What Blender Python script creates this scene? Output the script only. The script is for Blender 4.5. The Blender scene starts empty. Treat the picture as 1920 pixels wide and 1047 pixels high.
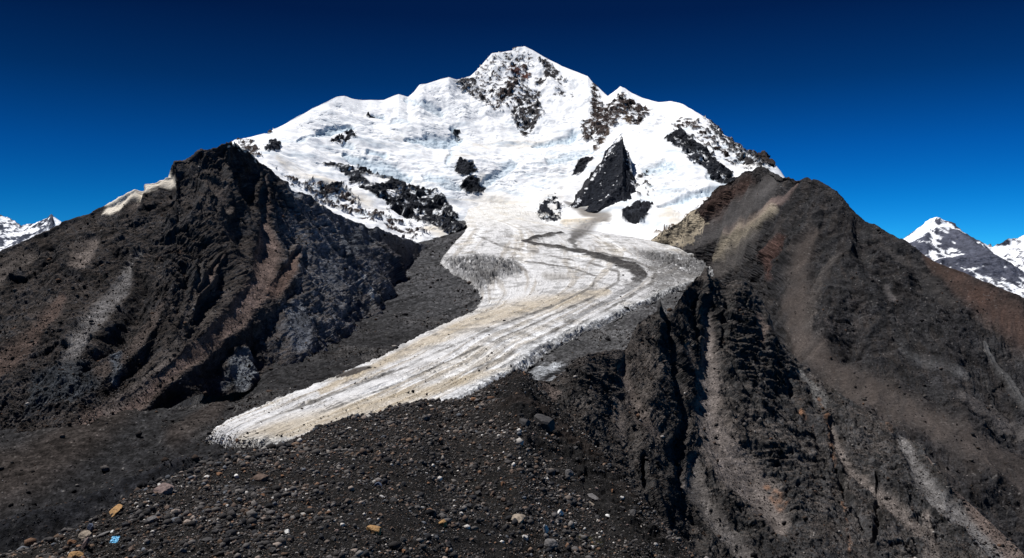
import bpy, math, random
import numpy as np

# ------------------------------------------------------------------ camera, sky, sun, exposure
F = 1507.0            # focal length of the photograph in its own pixels (1920 wide)
HX, HY = 960.0, 470.0  # the horizon lies at row 470
SCN = bpy.context.scene
COL = SCN.collection
cam_d = bpy.data.cameras.new("camera"); cam = bpy.data.objects.new("camera", cam_d); COL.objects.link(cam)
cam_d.sensor_width = 36.0; cam_d.lens = 36.0 * F / 1920.0
cam_d.shift_y = -(523.5 - HY) / 1920.0
cam_d.clip_start = 0.5; cam_d.clip_end = 90000.0
cam.location = (0, 0, 0); cam.rotation_euler = (math.radians(90), 0, 0)
SCN.camera = cam

SUN_EL, SUN_AZ = math.radians(64), math.radians(-62)    # azimuth from the view direction (+Y), negative = left
sd = bpy.data.lights.new("sun", 'SUN'); sun = bpy.data.objects.new("sun", sd); COL.objects.link(sun)
sd.energy = 4.6; sd.angle = math.radians(0.5); sd.color = (1.0, 0.975, 0.945)
sun.rotation_euler = (math.radians(90) - SUN_EL, 0, -SUN_AZ + math.pi)
sun.location = (-300, 0, 500)

W = bpy.data.worlds.new("World"); SCN.world = W; W.use_nodes = True
wn, wl = W.node_tree.nodes, W.node_tree.links
wn.clear()
sky = wn.new("ShaderNodeTexSky"); sky.sky_type = 'NISHITA'; sky.sun_disc = False
sky.sun_elevation = SUN_EL; sky.sun_rotation = SUN_AZ
sky.altitude = 5600; sky.air_density = 0.75; sky.dust_density = 0.0; sky.ozone_density = 3.0
hsv = wn.new("ShaderNodeHueSaturation"); hsv.inputs["Saturation"].default_value = 1.25
hsv.inputs["Hue"].default_value = 0.5
tc = wn.new("ShaderNodeTexCoord"); sep = wn.new("ShaderNodeSeparateXYZ")
ramp = wn.new("ShaderNodeValToRGB")
ramp.color_ramp.elements[0].position = 0.0; ramp.color_ramp.elements[0].color = (0.06, 0.54, 0.84, 1)
ramp.color_ramp.elements[1].position = 1.0; ramp.color_ramp.elements[1].color = (0.25, 0.35, 0.5, 1)
for p_, c_ in ((0.06, (0.02, 0.47, 0.72)), (0.12, (0.011, 0.36, 0.60)), (0.20, (0.012, 0.20, 0.33)), (0.28, (0.016, 0.10, 0.19)), (0.40, (0.07, 0.12, 0.18))):
    e = ramp.color_ramp.elements.new(p_); e.color = (*c_, 1)
mul = wn.new("ShaderNodeMix"); mul.data_type = 'RGBA'; mul.blend_type = 'MULTIPLY'; mul.inputs[0].default_value = 1.0
bg = wn.new("ShaderNodeBackground"); bg.inputs["Strength"].default_value = 0.10
wo = wn.new("ShaderNodeOutputWorld")
wl.new(sky.outputs[0], hsv.inputs["Color"])
wl.new(tc.outputs["Generated"], sep.inputs[0]); wl.new(sep.outputs["Z"], ramp.inputs[0])
band = wn.new("ShaderNodeMapRange"); band.interpolation_type = 'SMOOTHSTEP'      # sky value scaled along X: deeper on the left, brighter to the right
band.inputs[1].default_value = -0.62; band.inputs[2].default_value = 0.55; band.inputs[3].default_value = 0.66; band.inputs[4].default_value = 1.12
wl.new(sep.outputs["X"], band.inputs[0]); wl.new(band.outputs[0], hsv.inputs["Value"])
wl.new(hsv.outputs[0], mul.inputs[6]); wl.new(ramp.outputs[0], mul.inputs[7])
wl.new(mul.outputs[2], bg.inputs["Color"]); wl.new(bg.outputs[0], wo.inputs["Surface"])
SCN.view_settings.view_transform = 'Standard'; SCN.view_settings.look = 'None'
SCN.view_settings.exposure = 0.40; SCN.view_settings.gamma = 1.0
SCN.cycles.max_bounces = 4; SCN.cycles.diffuse_bounces = 2

# ------------------------------------------------------------------ noise
rng = np.random.default_rng(7)
random.seed(7)
_a = rng.uniform(0, 2 * np.pi, 256).astype(np.float32)
G2 = np.stack([np.cos(_a), np.sin(_a)], 1)
_v = rng.normal(size=(256, 3)); G3 = (_v / np.linalg.norm(_v, axis=1, keepdims=True)).astype(np.float32)


def _hash(ix, iy, iz, seed):
    h = (ix.astype(np.uint32) * np.uint32(374761393) + iy.astype(np.uint32) * np.uint32(668265263)
         + (iz.astype(np.uint32) * np.uint32(2147483647) if iz is not None else np.uint32(0)) + np.uint32((seed * 974711 + 1013) & 0xffffffff))
    h = (h ^ (h >> np.uint32(13))) * np.uint32(1274126177)
    return (h ^ (h >> np.uint32(16)))


def noise2(x, y, seed=0):
    xf, yf = np.floor(x), np.floor(y); ix, iy = xf.astype(np.int64), yf.astype(np.int64)
    dx, dy = (x - xf).astype(np.float32), (y - yf).astype(np.float32)
    ux, uy = dx * dx * dx * (dx * (dx * 6 - 15) + 10), dy * dy * dy * (dy * (dy * 6 - 15) + 10)
    def g(a, b):
        v = G2[_hash(ix + a, iy + b, None, seed) & 255]
        return v[..., 0] * (dx - a) + v[..., 1] * (dy - b)
    return ((g(0, 0) * (1 - ux) + g(1, 0) * ux) * (1 - uy) + (g(0, 1) * (1 - ux) + g(1, 1) * ux) * uy) * 1.5


def noise3(x, y, z, seed=0):
    xf, yf, zf = np.floor(x), np.floor(y), np.floor(z)
    ix, iy, iz = xf.astype(np.int64), yf.astype(np.int64), zf.astype(np.int64)
    dx, dy, dz = (x - xf).astype(np.float32), (y - yf).astype(np.float32), (z - zf).astype(np.float32)
    s = lambda t: t * t * t * (t * (t * 6 - 15) + 10)
    ux, uy, uz = s(dx), s(dy), s(dz)
    out = 0
    for a in (0, 1):
        for b in (0, 1):
            for c in (0, 1):
                v = G3[_hash(ix + a, iy + b, iz + c, seed) & 255]
                w = (ux if a else 1 - ux) * (uy if b else 1 - uy) * (uz if c else 1 - uz)
                out = out + w * (v[..., 0] * (dx - a) + v[..., 1] * (dy - b) + v[..., 2] * (dz - c))
    return out * 1.6


def fbm2(x, y, oct=4, seed=0, gain=0.5):
    a, t, n = 1.0, 0.0, 0.0
    for o in range(oct):
        t = t + a * noise2(x, y, seed + o); n += a; a *= gain; x = x * 2.03 + 3.1; y = y * 2.03 + 7.7
    return t / n


def fbm3(P, s, oct=4, seed=0, gain=0.5, ridged=False):
    x, y, z = P[..., 0] / s[0], P[..., 1] / s[1], P[..., 2] / s[2]
    a, t, n = 1.0, 0.0, 0.0
    for o in range(oct):
        v = noise3(x, y, z, seed + o)
        if ridged: v = 1 - 2 * np.abs(v) ** 0.8
        t = t + a * v; n += a; a *= gain
        x = x * 2.03 + 3.1; y = y * 2.03 + 7.7; z = z * 2.03 + 1.3
    return t / n


def facets(P, size, seed):
    """angular blocks: every cell is a plane tilted its own way; about -1..1"""
    x, y, z = P[..., 0] / size, P[..., 1] / size, P[..., 2] / size
    fx, fy, fz = np.floor(x), np.floor(y), np.floor(z)
    best = np.full(x.shape, 9.0, np.float32); val = np.zeros(x.shape, np.float32)
    for a in (-1, 0, 1):
        for b in (-1, 0, 1):
            for c in (-1, 0, 1):
                h = _hash((fx + a).astype(np.int64), (fy + b).astype(np.int64), (fz + c).astype(np.int64), seed)
                dx = (x - fx - a - (h & 255) * np.float32(1 / 255)).astype(np.float32)
                dy = (y - fy - b - ((h >> np.uint32(8)) & 255) * np.float32(1 / 255)).astype(np.float32)
                dz = (z - fz - c - ((h >> np.uint32(16)) & 255) * np.float32(1 / 255)).astype(np.float32)
                d = dx * dx + dy * dy + dz * dz
                g = G3[(h >> np.uint32(24)) & 255]
                v = (dx * g[..., 0] + dy * g[..., 1] + dz * g[..., 2]) * 1.1 + ((h >> np.uint32(5)) & 127) * np.float32(.9 / 127) - .45
                k = d < best
                best = np.where(k, d, best); val = np.where(k, v, val)
    return val


def sstep(a, b, x):
    t = np.clip((x - a) / (b - a), 0, 1); return t * t * (3 - 2 * t)


def erosion(X, Y, gx, gy, cell, octaves=5, seed=0, gain=0.5, branch=0.6):
    """gullies and ribs that run down the slope and branch; returns about -1..1, negative in the gullies"""
    tot, nn, a = np.zeros_like(X), 0.0, 1.0
    for o in range(octaves):
        l = np.sqrt(gx * gx + gy * gy) + 1e-5
        sx, sy = -gy / l, gx / l
        px, py = X / cell + 17.3 * o, Y / cell + 9.1 * o
        fx, fy = np.floor(px), np.floor(py)
        c, s, w = 0.0, 0.0, 1e-6
        for i in (-1, 0, 1):
            for j in (-1, 0, 1):
                h = _hash((fx + i).astype(np.int64), (fy + j).astype(np.int64), None, seed + o)
                rx = (h & 1023).astype(np.float32) / 1023 ; ry = ((h >> np.uint32(10)) & 1023).astype(np.float32) / 1023
                vx, vy = px - (fx + i + rx), py - (fy + j + ry)
                ww = np.exp(-2.2 * (vx * vx + vy * vy))
                ph = (vx * sx + vy * sy) * 5.2 + ((h >> np.uint32(20)) & 63).astype(np.float32) * 0.0
                c = c + ww * np.cos(ph); s = s + ww * np.sin(ph); w = w + ww
        c, s = c / w, s / w
        tot = tot + a * (1 - 2 * np.sqrt(np.clip((1 - c) * .5, 0, 1))) * 1.3; nn += a
        k = branch * l
        gx, gy = gx - s * sx * k * 1.3, gy - s * sy * k * 1.3
        a *= gain; cell *= 0.5
    return tot / nn


# ------------------------------------------------------------------ survey helpers
def at(px, py, Y):
    return np.stack([np.asarray(Y) * (np.asarray(px) - HX) / F, np.asarray(Y) * np.ones_like(px), np.asarray(Y) * (HY - np.asarray(py)) / F], -1)


def curve(px, pts, k, smooth):
    p = np.array(pts, float); x, y = p[:, 0], p[:, k]
    if not smooth: return np.interp(px, x, y)
    m = np.gradient(y, x)
    d = np.diff(y) / np.diff(x)
    for i in range(len(d)):          # monotone tangents
        if d[i] == 0: m[i] = m[i + 1] = 0
        else:
            a, b = m[i] / d[i], m[i + 1] / d[i]
            if a < 0: m[i] = 0
            if b < 0: m[i + 1] = 0
            m[i] = np.sign(d[i]) * min(abs(m[i]), 3 * abs(d[i])) if a >= 0 else 0
            m[i + 1] = np.sign(d[i]) * min(abs(m[i + 1]), 3 * abs(d[i])) if b >= 0 else 0
    i = np.clip(np.searchsorted(x, px) - 1, 0, len(x) - 2)
    h = x[i + 1] - x[i]; t = np.clip((px - x[i]) / h, 0, 1)
    return (2*t**3-3*t**2+1)*y[i] + (t**3-2*t**2+t)*h*m[i] + (-2*t**3+3*t**2)*y[i+1] + (t**3-t**2)*h*m[i+1]


def loft(px, lines, rows, back=None, tension=0.5):
    """lines from foot to crest, each a list of (px, py, Y); back = (depth, drop) behind the crest"""
    Ys, Zs = [], []
    for n, L in enumerate(lines):
        sm = n < len(lines) - 1
        Y = curve(px, L, 2, True); v = curve(px, L, 1, sm)
        Ys.append(Y); Zs.append(Y * (HY - v) / F)
    Ys, Zs = np.array(Ys), np.array(Zs); K = len(lines)
    out = []
    def tang(A, i):
        if i == 0: return A[1] - A[0]
        if i == K - 1: return A[K - 1] - A[K - 2]
        return tension * (A[i + 1] - A[i - 1])
    for i in range(K - 1):
        n = rows[i]
        for j in range(n + (1 if i == K - 2 else 0)):
            t = j / n
            r = []
            for A in (Ys, Zs):
                m0, m1 = tang(A, i), tang(A, i + 1)
                r.append((2*t**3-3*t**2+1)*A[i] + (t**3-2*t**2+t)*m0 + (-2*t**3+3*t**2)*A[i+1] + (t**3-t**2)*m1)
            out.append(r)
    if back:
        for j in range(1, rows[-1] + 1):
            t = j / rows[-1]
            out.append([Ys[-1] + back[0] * t, Zs[-1] - back[1] * (0.25 * t + 0.75 * t * t)])
    A = np.array(out)
    Y, Z = A[:, 0], A[:, 1]
    X = Y * (px[None] - HX) / F
    return np.stack([X, Y, Z], -1)


def normals(P):
    du = np.gradient(P, axis=1); dv = np.gradient(P, axis=0)
    n = np.cross(du, dv); n /= np.linalg.norm(n, axis=-1, keepdims=True) + 1e-9
    return n


def blur(A, r):
    k = np.ones(2 * r + 1) / (2 * r + 1)
    for ax in (0, 1):
        B = np.pad(A, [(r, r) if i == ax else (0, 0) for i in range(A.ndim)], mode='edge')
        c = np.cumsum(np.insert(B, 0, 0, axis=ax), axis=ax)
        n = A.shape[ax]
        A = (np.take(c, np.arange(2 * r + 1, 2 * r + 1 + n), ax) - np.take(c, np.arange(n), ax)) / (2 * r + 1)
    return A


def seen(P):
    return P[..., 0] / P[..., 1] * F + HX, HY - P[..., 2] / P[..., 1] * F


def path(u, v, pts):
    """pts: (px, py, halfwidth); returns distance / halfwidth (1 at the edge)"""
    best = np.full(u.shape, 9.0, np.float32)
    for (x0, y0, w0), (x1, y1, w1) in zip(pts[:-1], pts[1:]):
        m = 3 * max(w0, w1)
        k = (u > min(x0, x1) - m) & (u < max(x0, x1) + m) & (v > min(y0, y1) - m) & (v < max(y0, y1) + m)
        if not k.any(): continue
        a, b = u[k], v[k]; dx, dy = x1 - x0, y1 - y0
        t = np.clip(((a - x0) * dx + (b - y0) * dy) / (dx * dx + dy * dy + 1e-6), 0, 1)
        d = np.hypot(a - x0 - t * dx, b - y0 - t * dy) / (w0 + t * (w1 - w0))
        best[k] = np.minimum(best[k], d)
    return best


def poly(u, v, pts):
    """signed distance in photo pixels, positive inside"""
    p = np.array(pts, float); d = np.full(u.shape, 60.0); ins = np.zeros(u.shape, bool)
    k = (u > p[:, 0].min() - 40) & (u < p[:, 0].max() + 40) & (v > p[:, 1].min() - 40) & (v < p[:, 1].max() + 40)
    a, b = u[k], v[k]
    if a.size == 0: return -d
    dd = np.full(a.shape, 60.0); ii = np.zeros(a.shape, bool)
    for i in range(len(p)):
        x0, y0 = p[i - 1]; x1, y1 = p[i]; dx, dy = x1 - x0, y1 - y0
        t = np.clip(((a - x0) * dx + (b - y0) * dy) / (dx * dx + dy * dy + 1e-6), 0, 1)
        dd = np.minimum(dd, np.hypot(a - x0 - t * dx, b - y0 - t * dy))
        c = ((y0 > b) != (y1 > b)) & (a < (x1 - x0) * (b - y0) / (y1 - y0 + 1e-9) + x0)
        ii ^= c
    d[k] = dd; ins[k] = ii
    return np.where(ins, d, -d)


def mix(c, col, m):
    return c + (np.asarray(col, np.float32) - c) * m[..., None]


# ------------------------------------------------------------------ materials and meshes
def ground_material(name, grain, bump, rough=0.95, spec=0.03, var=0.5, snow_bump=0.15):
    """vertex tint = what the ground is made of; alpha = how rocky it is (drives grain and bump)"""
    m = bpy.data.materials.new(name); m.use_nodes = True
    nt = m.node_tree; n, l = nt.nodes, nt.links
    b = n["Principled BSDF"]; b.inputs["Roughness"].default_value = rough; b.inputs["Specular IOR Level"].default_value = spec
    at_ = n.new("ShaderNodeAttribute"); at_.attribute_name = "tint"
    t = n.new("ShaderNodeTexCoord")
    n1 = n.new("ShaderNodeTexNoise"); n1.inputs["Scale"].default_value = 1.0 / grain; n1.inputs["Detail"].default_value = 5; n1.inputs["Roughness"].default_value = 0.65
    n2 = n.new("ShaderNodeTexNoise"); n2.inputs["Scale"].default_value = 1.0 / (grain * 9); n2.inputs["Detail"].default_value = 4
    for q in (n1, n2): l.new(t.outputs["Object"], q.inputs["Vector"])
    r1 = n.new("ShaderNodeMapRange"); r1.inputs[1].default_value = 0.3; r1.inputs[2].default_value = 0.7; r1.inputs[3].default_value = 1 - var; r1.inputs[4].default_value = 1 + var
    r2 = n.new("ShaderNodeMapRange"); r2.inputs[1].default_value = 0.3; r2.inputs[2].default_value = 0.7; r2.inputs[3].default_value = 1 - var * .5; r2.inputs[4].default_value = 1 + var * .5
    l.new(n1.outputs["Fac"], r1.inputs[0]); l.new(n2.outputs["Fac"], r2.inputs[0])
    mm = n.new("ShaderNodeMath"); mm.operation = 'MULTIPLY'; l.new(r1.outputs[0], mm.inputs[0]); l.new(r2.outputs[0], mm.inputs[1])
    lerp = n.new("ShaderNodeMix"); lerp.data_type = 'FLOAT'; l.new(at_.outputs["Alpha"], lerp.inputs[0]); lerp.inputs[2].default_value = 1.0; l.new(mm.outputs[0], lerp.inputs[3])
    vm = n.new("ShaderNodeVectorMath"); vm.operation = 'SCALE'; l.new(at_.outputs["Color"], vm.inputs[0]); l.new(lerp.outputs[0], vm.inputs["Scale"])
    l.new(vm.outputs[0], b.inputs["Base Color"])
    bp = n.new("ShaderNodeBump"); bp.inputs["Distance"].default_value = bump; l.new(n1.outputs["Fac"], bp.inputs["Height"])
    st = n.new("ShaderNodeMapRange"); st.inputs[3].default_value = snow_bump; st.inputs[4].default_value = 1.0; l.new(at_.outputs["Alpha"], st.inputs[0])
    l.new(st.outputs[0], bp.inputs["Strength"]); l.new(bp.outputs[0], b.inputs["Normal"])
    return m


def tag(o, label, cat, kind=None, group=None):
    o["label"] = label; o["category"] = cat
    if kind: o["kind"] = kind
    if group: o["group"] = group
    return o


def grid_object(name, P, rgb, alpha, mat, keep=None):
    R, C = P.shape[:2]
    idx = np.arange(R * C).reshape(R, C)
    q = np.stack([idx[:-1, :-1], idx[:-1, 1:], idx[1:, 1:], idx[1:, :-1]], -1).reshape(-1, 4)
    if keep is not None:
        kk = (keep[:-1, :-1] & keep[:-1, 1:] & keep[1:, 1:] & keep[1:, :-1]).reshape(-1); q = q[kk]
    me = bpy.data.meshes.new(name)
    me.vertices.add(R * C); me.vertices.foreach_set("co", P.reshape(-1).astype(np.float32))
    me.loops.add(q.size); me.loops.foreach_set("vertex_index", q.reshape(-1).astype(np.int32))
    me.polygons.add(len(q)); me.polygons.foreach_set("loop_start", np.arange(0, q.size, 4, dtype=np.int32))
    me.update(calc_edges=True)
    ca = me.color_attributes.new("tint", 'FLOAT_COLOR', 'POINT')
    rgba = np.concatenate([np.clip(rgb, 0.003, 0.95), np.clip(alpha, 0, 1)[..., None]], -1)
    ca.data.foreach_set("color", rgba.reshape(-1).astype(np.float32))
    me.polygons.foreach_set("use_smooth", np.ones(len(q), bool))
    me.materials.append(mat)
    o = bpy.data.objects.new(name, me); COL.objects.link(o)
    return o


PENDING = []


def emit(name, P, rgb, alpha, mat, keep, label, cat, kind):
    PENDING.append((name, P, rgb, alpha, mat, keep, label, cat, kind))


def flush():
    for name, P, rgb, alpha, mat, keep, label, cat, kind in sorted(PENDING, key=lambda p: p[6]):
        m = ground_material(*mat) if len(mat) > 4 else ground_material(*mat[:3], var=mat[3])
        tag(grid_object(name, P, rgb, alpha, m, keep), label, cat, kind)


def slope_grad(N):
    nz = np.maximum(N[..., 2], 0.25)
    return -N[..., 0] / nz, -N[..., 1] / nz


def scale_rows(*r):
    return [max(2, int(x * DETAIL)) for x in r]


DETAIL = 1.0
ROCK = np.array((0.036, 0.036, 0.040)); WARM = np.array((0.041, 0.0375, 0.0365)); SCREE = np.array((0.085, 0.066, 0.058))
GREY = np.array((0.115, 0.112, 0.115)); SNOW = np.array((0.80, 0.81, 0.83)); RUST = np.array((0.13, 0.062, 0.035))
CREAM = np.array((0.66, 0.60, 0.50)); ICE = np.array((0.62, 0.70, 0.76)); BLACK = np.array((0.016, 0.017, 0.021))


TONE = 0.52


def grain(shape, a, seed):
    r = np.random.default_rng(seed)
    g = r.normal(size=shape) * a; return np.clip(1 + g, .35, 2.2) * (1 + 1.6 * (r.uniform(size=shape) > .993))


def rock_relief(P, N, big, amp, seed, rough, grainangle=50, bed_amp=0.3, erode=1.0, crag=0.5, lean=0.5, ledge=0.2, octv=4, block=0.2, fine_amp=.10, fade=None, pb=0.0, rough_e=None):
    """displaces a base surface along its normal; rough (0..1) calms scree and snow, fade keeps the skyline.
    grainangle: direction in which joints and ribs run across the face, degrees above horizontal"""
    Ns = blur(N, 6); Ns /= np.linalg.norm(Ns, axis=-1, keepdims=True)
    gx, gy = slope_grad(Ns)
    gx = gx + lean * np.abs(gy)              # the ribs lean across the slope
    wob = fbm3(P, (big * 1.3,) * 3, 4, seed + 50); wob2 = fbm3(P, (big * 1.3,) * 3, 4, seed + 57)
    e = erosion(P[..., 0] + wob * big * .35, P[..., 1] + wob2 * big * .35, gx, gy, big, octv, seed, .5, .9)
    patch = sstep(-.3, .3, fbm3(P, (big * .7,) * 3, 4, seed + 60) + pb)      # craggy here, smooth slabs there
    patch2 = sstep(-.2, .2, fbm3(P, (big * .9,) * 3, 3, seed + 64))
    def joints(deg, long, thin, sd):
        t = math.radians(deg); A = P[..., 0] * math.cos(t) + P[..., 2] * math.sin(t); B = -P[..., 0] * math.sin(t) + P[..., 2] * math.cos(t) + wob * big * .11 + wob2 * big * .05
        return fbm3(np.stack([A, P[..., 1] + .4 * B, B], -1), (big * long, big * long * .8, big * thin), 5, sd, 0.64, ridged=True)
    c = joints(grainangle, .50, .10, seed + 10); c2 = joints(grainangle + 42, .36, .08, seed + 16)
    c = c * patch2 + c2 * (1 - patch2)
    b = joints(grainangle - 75, .8, .07, seed + 20)
    W = np.stack([P[..., 0] + .35 * P[..., 2] + wob * big * .2, P[..., 1], P[..., 2] * .6], -1)
    fb = .6 * facets(W, big * .30, seed + 71) + .35 * facets(W, big * .12, seed + 72)
    sp = fbm3(P, (big * .07,) * 3, 5, seed + 30, 0.72)
    zz = (P[..., 2] * .8 + P[..., 1] * .3 + wob * big * .6) / (big * .33); st = zz - np.floor(zz); st = sstep(.0, .35, st) - st   # ledges
    r = 0.04 + 0.96 * rough
    d = amp * (erode * e * (.25 + .75 * (rough if rough_e is None else rough_e)) + (crag * c * (.4 + .6 * patch) + block * fb * (.3 + .7 * patch) + bed_amp * b * (1 - patch) * patch2 + ledge * st * patch + fine_amp * sp * (.5 + .5 * patch)) * r)
    if fade is not None: d = d * fade
    return P + Ns * d[..., None], e, c * (.3 + .7 * patch) + .4 * sp, b + .4 * fb


# ------------------------------------------------------------------ valley floor and glacier
VT = np.array([(300, -172), (430, -165), (520, -148), (600, -143), (830, -138), (1050, -125), (1250, -108), (1520, -81),
               (1850, -49), (2200, 0), (2550, 68), (2800, 130), (3000, 179), (3400, 300)], float)


def valley_z(Y):
    return sum(np.interp(Y + d, VT[:, 0], VT[:, 1]) for d in (-90, -45, 0, 45, 90)) / 5


_yy = np.linspace(330, 3300, 3000); _vv = HY - valley_z(_yy) / _yy * F


def valley_Y(py):
    return np.interp(-np.asarray(py, float), -_vv, _yy)


GL = [  # left edge, right edge of the ice, from the head of the glacier to its snout
    (815, 372, 1000, 384), (852, 392, 1012, 402), (868, 410, 1040, 426), (872, 430, 1250, 462), (858, 450, 1320, 474), (840, 470, 1375, 492), (826, 490, 1395, 505),
    (828, 502, 1375, 514), (850, 517, 1345, 522), (880, 532, 1305, 537), (893, 550, 1270, 549), (897, 566, 1235, 566), (890, 583, 1190, 584),
    (862, 600, 1135, 611), (820, 618, 1082, 637), (760, 647, 1024, 664), (690, 685, 992, 694), (620, 715, 945, 722), (560, 740, 895, 756),
    (500, 764, 835, 785), (455, 785, 770, 812), (415, 803, 690, 840), (388, 822, 600, 858), (376, 834, 520, 862)]


def build_valley():
    px = np.linspace(-420, 2300, int(900 * DETAIL))
    t = np.linspace(0, 1, int(620 * DETAIL))[:, None]
    Y = 330 * (3400 / 330) ** t * np.ones_like(px)[None]
    X = Y * (px[None] - HX) / F
    P = np.stack([X, Y, valley_z(Y)], -1)
    u, v = seen(P)
    side = sstep(520, 250, u) * sstep(700, 1000, Y)
    P[..., 2] = P[..., 2] * (1 - side) - 420 * side
    fall = -np.interp(u, [1380, 1440, 1500, 1600, 1700, 1800, 1930, 2300], [60, 190, 255, 345, 400, 520, 660, 900]) / F * Y
    P[..., 2] = np.where(u > 1380, np.minimum(P[..., 2], np.maximum(fall, -430 - 40 * sstep(1400, 1900, u))), P[..., 2])
    wu = u + 10 * fbm2(X / 40, Y / 40, 3, 3); wv = v + 5 * fbm2(X / 40, Y / 40, 3, 4)
    rim = path(wu, wv, [(-200, 1060, 30), (0, 1022, 28), (150, 968, 26), (250, 926, 24), (330, 893, 20), (400, 874, 15), (480, 866, 10)])
    bank = path(wu, wv, [(430, 860, 10), (520, 860, 16), (600, 850, 14)])
    P[..., 2] += (9 - 4 * sstep(300, 440, u)) * np.exp(-rim ** 2 * 1.6)
    gr = fbm3(P, (26, 26, 26), 6, 31, 0.55, ridged=True); lo = fbm2(X / 130, Y / 130, 4, 33)
    flow = fbm2((X * .75 - Y * .35) / 14, (X * .4 + Y) / 160, 4, 35)
    fan = np.minimum(path(wu, wv, [(330, 700, 16), (250, 748, 30), (160, 815, 45), (60, 880, 60), (-120, 940, 80)]),
                     path(wu, wv, [(420, 730, 14), (400, 780, 20), (330, 820, 26)]))
    f = sstep(1.25, 0.3, fan)
    rough = (1 - .8 * f) * (0.45 + 0.55 * sstep(-.1, .35, lo))
    fc = facets(P, 9., 41) + .6 * facets(P, 4.5, 42)
    f6 = fbm3(P, (7, 7, 7), 4, 43, .6)
    P[..., 2] += 4.2 * gr * rough + 5 * lo + 2.2 * flow * rough + 4 * f + 1.6 * f6 + 1.8 * fc * rough * sstep(-.2, .4, gr)
    n2 = fbm2(X / 9, Y / 9, 4, 37)
    c = np.empty(P.shape); c[:] = (0.046, 0.0455, 0.048)
    c = mix(c, (0.072, 0.069, 0.069), sstep(0, .4, lo)); c = mix(c, (0.115, 0.116, 0.124), .7 * sstep(660, 540, v) * sstep(660, 760, u)); c = mix(c, (0.026, 0.026, 0.029), sstep(800, 900, v) * .6); c = mix(c, BLACK * 1.3, .8 * np.exp(-rim ** 2 * 2))
    c = mix(c, (0.028, 0.029, 0.032), sstep(0.0, .5, flow) * .8)
    c = mix(c, (0.066, 0.055, 0.050), f * .8)
    # smoothed rock at the edge of the ice on the right and the dirty ice beside it
    slab = sstep(-14, 14, poly(wu, wv, [(1000, 650), (1100, 600), (1240, 550), (1350, 505), (1420, 520), (1300, 640), (1150, 690), (1010, 700)]))
    c = mix(c, (0.135, 0.135, 0.140), slab * (.5 + .5 * sstep(-.3, .4, flow)))
    c = mix(c, (0.10, 0.105, 0.11), sstep(.9, .3, bank) * .7)
    pale = sstep(-5, 6, poly(wu, wv, [(975, 690), (1000, 676), (1050, 682), (1065, 700), (1040, 722), (1000, 716)])); c = mix(c, (0.42, 0.44, 0.47), pale * sstep(-.25, .25, flow + .4 * n2)); c = mix(c, (0.03, 0.032, 0.036), pale * sstep(.1, .4, -flow))
    spot = sstep(.55, .75, noise2(X / 2.2, Y / 2.8, 39)) * sstep(-.15, .35, n2)
    c = mix(c, (0.20, 0.19, 0.18), spot * .7)
    SURF["valley"] = (P, (rough ** 2 * sstep(-.3, .3, lo) + .1) * (v > 395) * (v < 1060) * (u > -60) * (u < 1420))
    emit("valley_ground", P, c * TONE * grain(u.shape, .26, 35)[..., None] * (1 + 1.1 * n2 + .5 * gr * rough + .5 * lo)[..., None], np.ones_like(u), ("moraine_gravel",3.2,2.4,.6), None, "dark grey moraine gravel covering the valley floor around the glacier", "ground", "structure")


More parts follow.
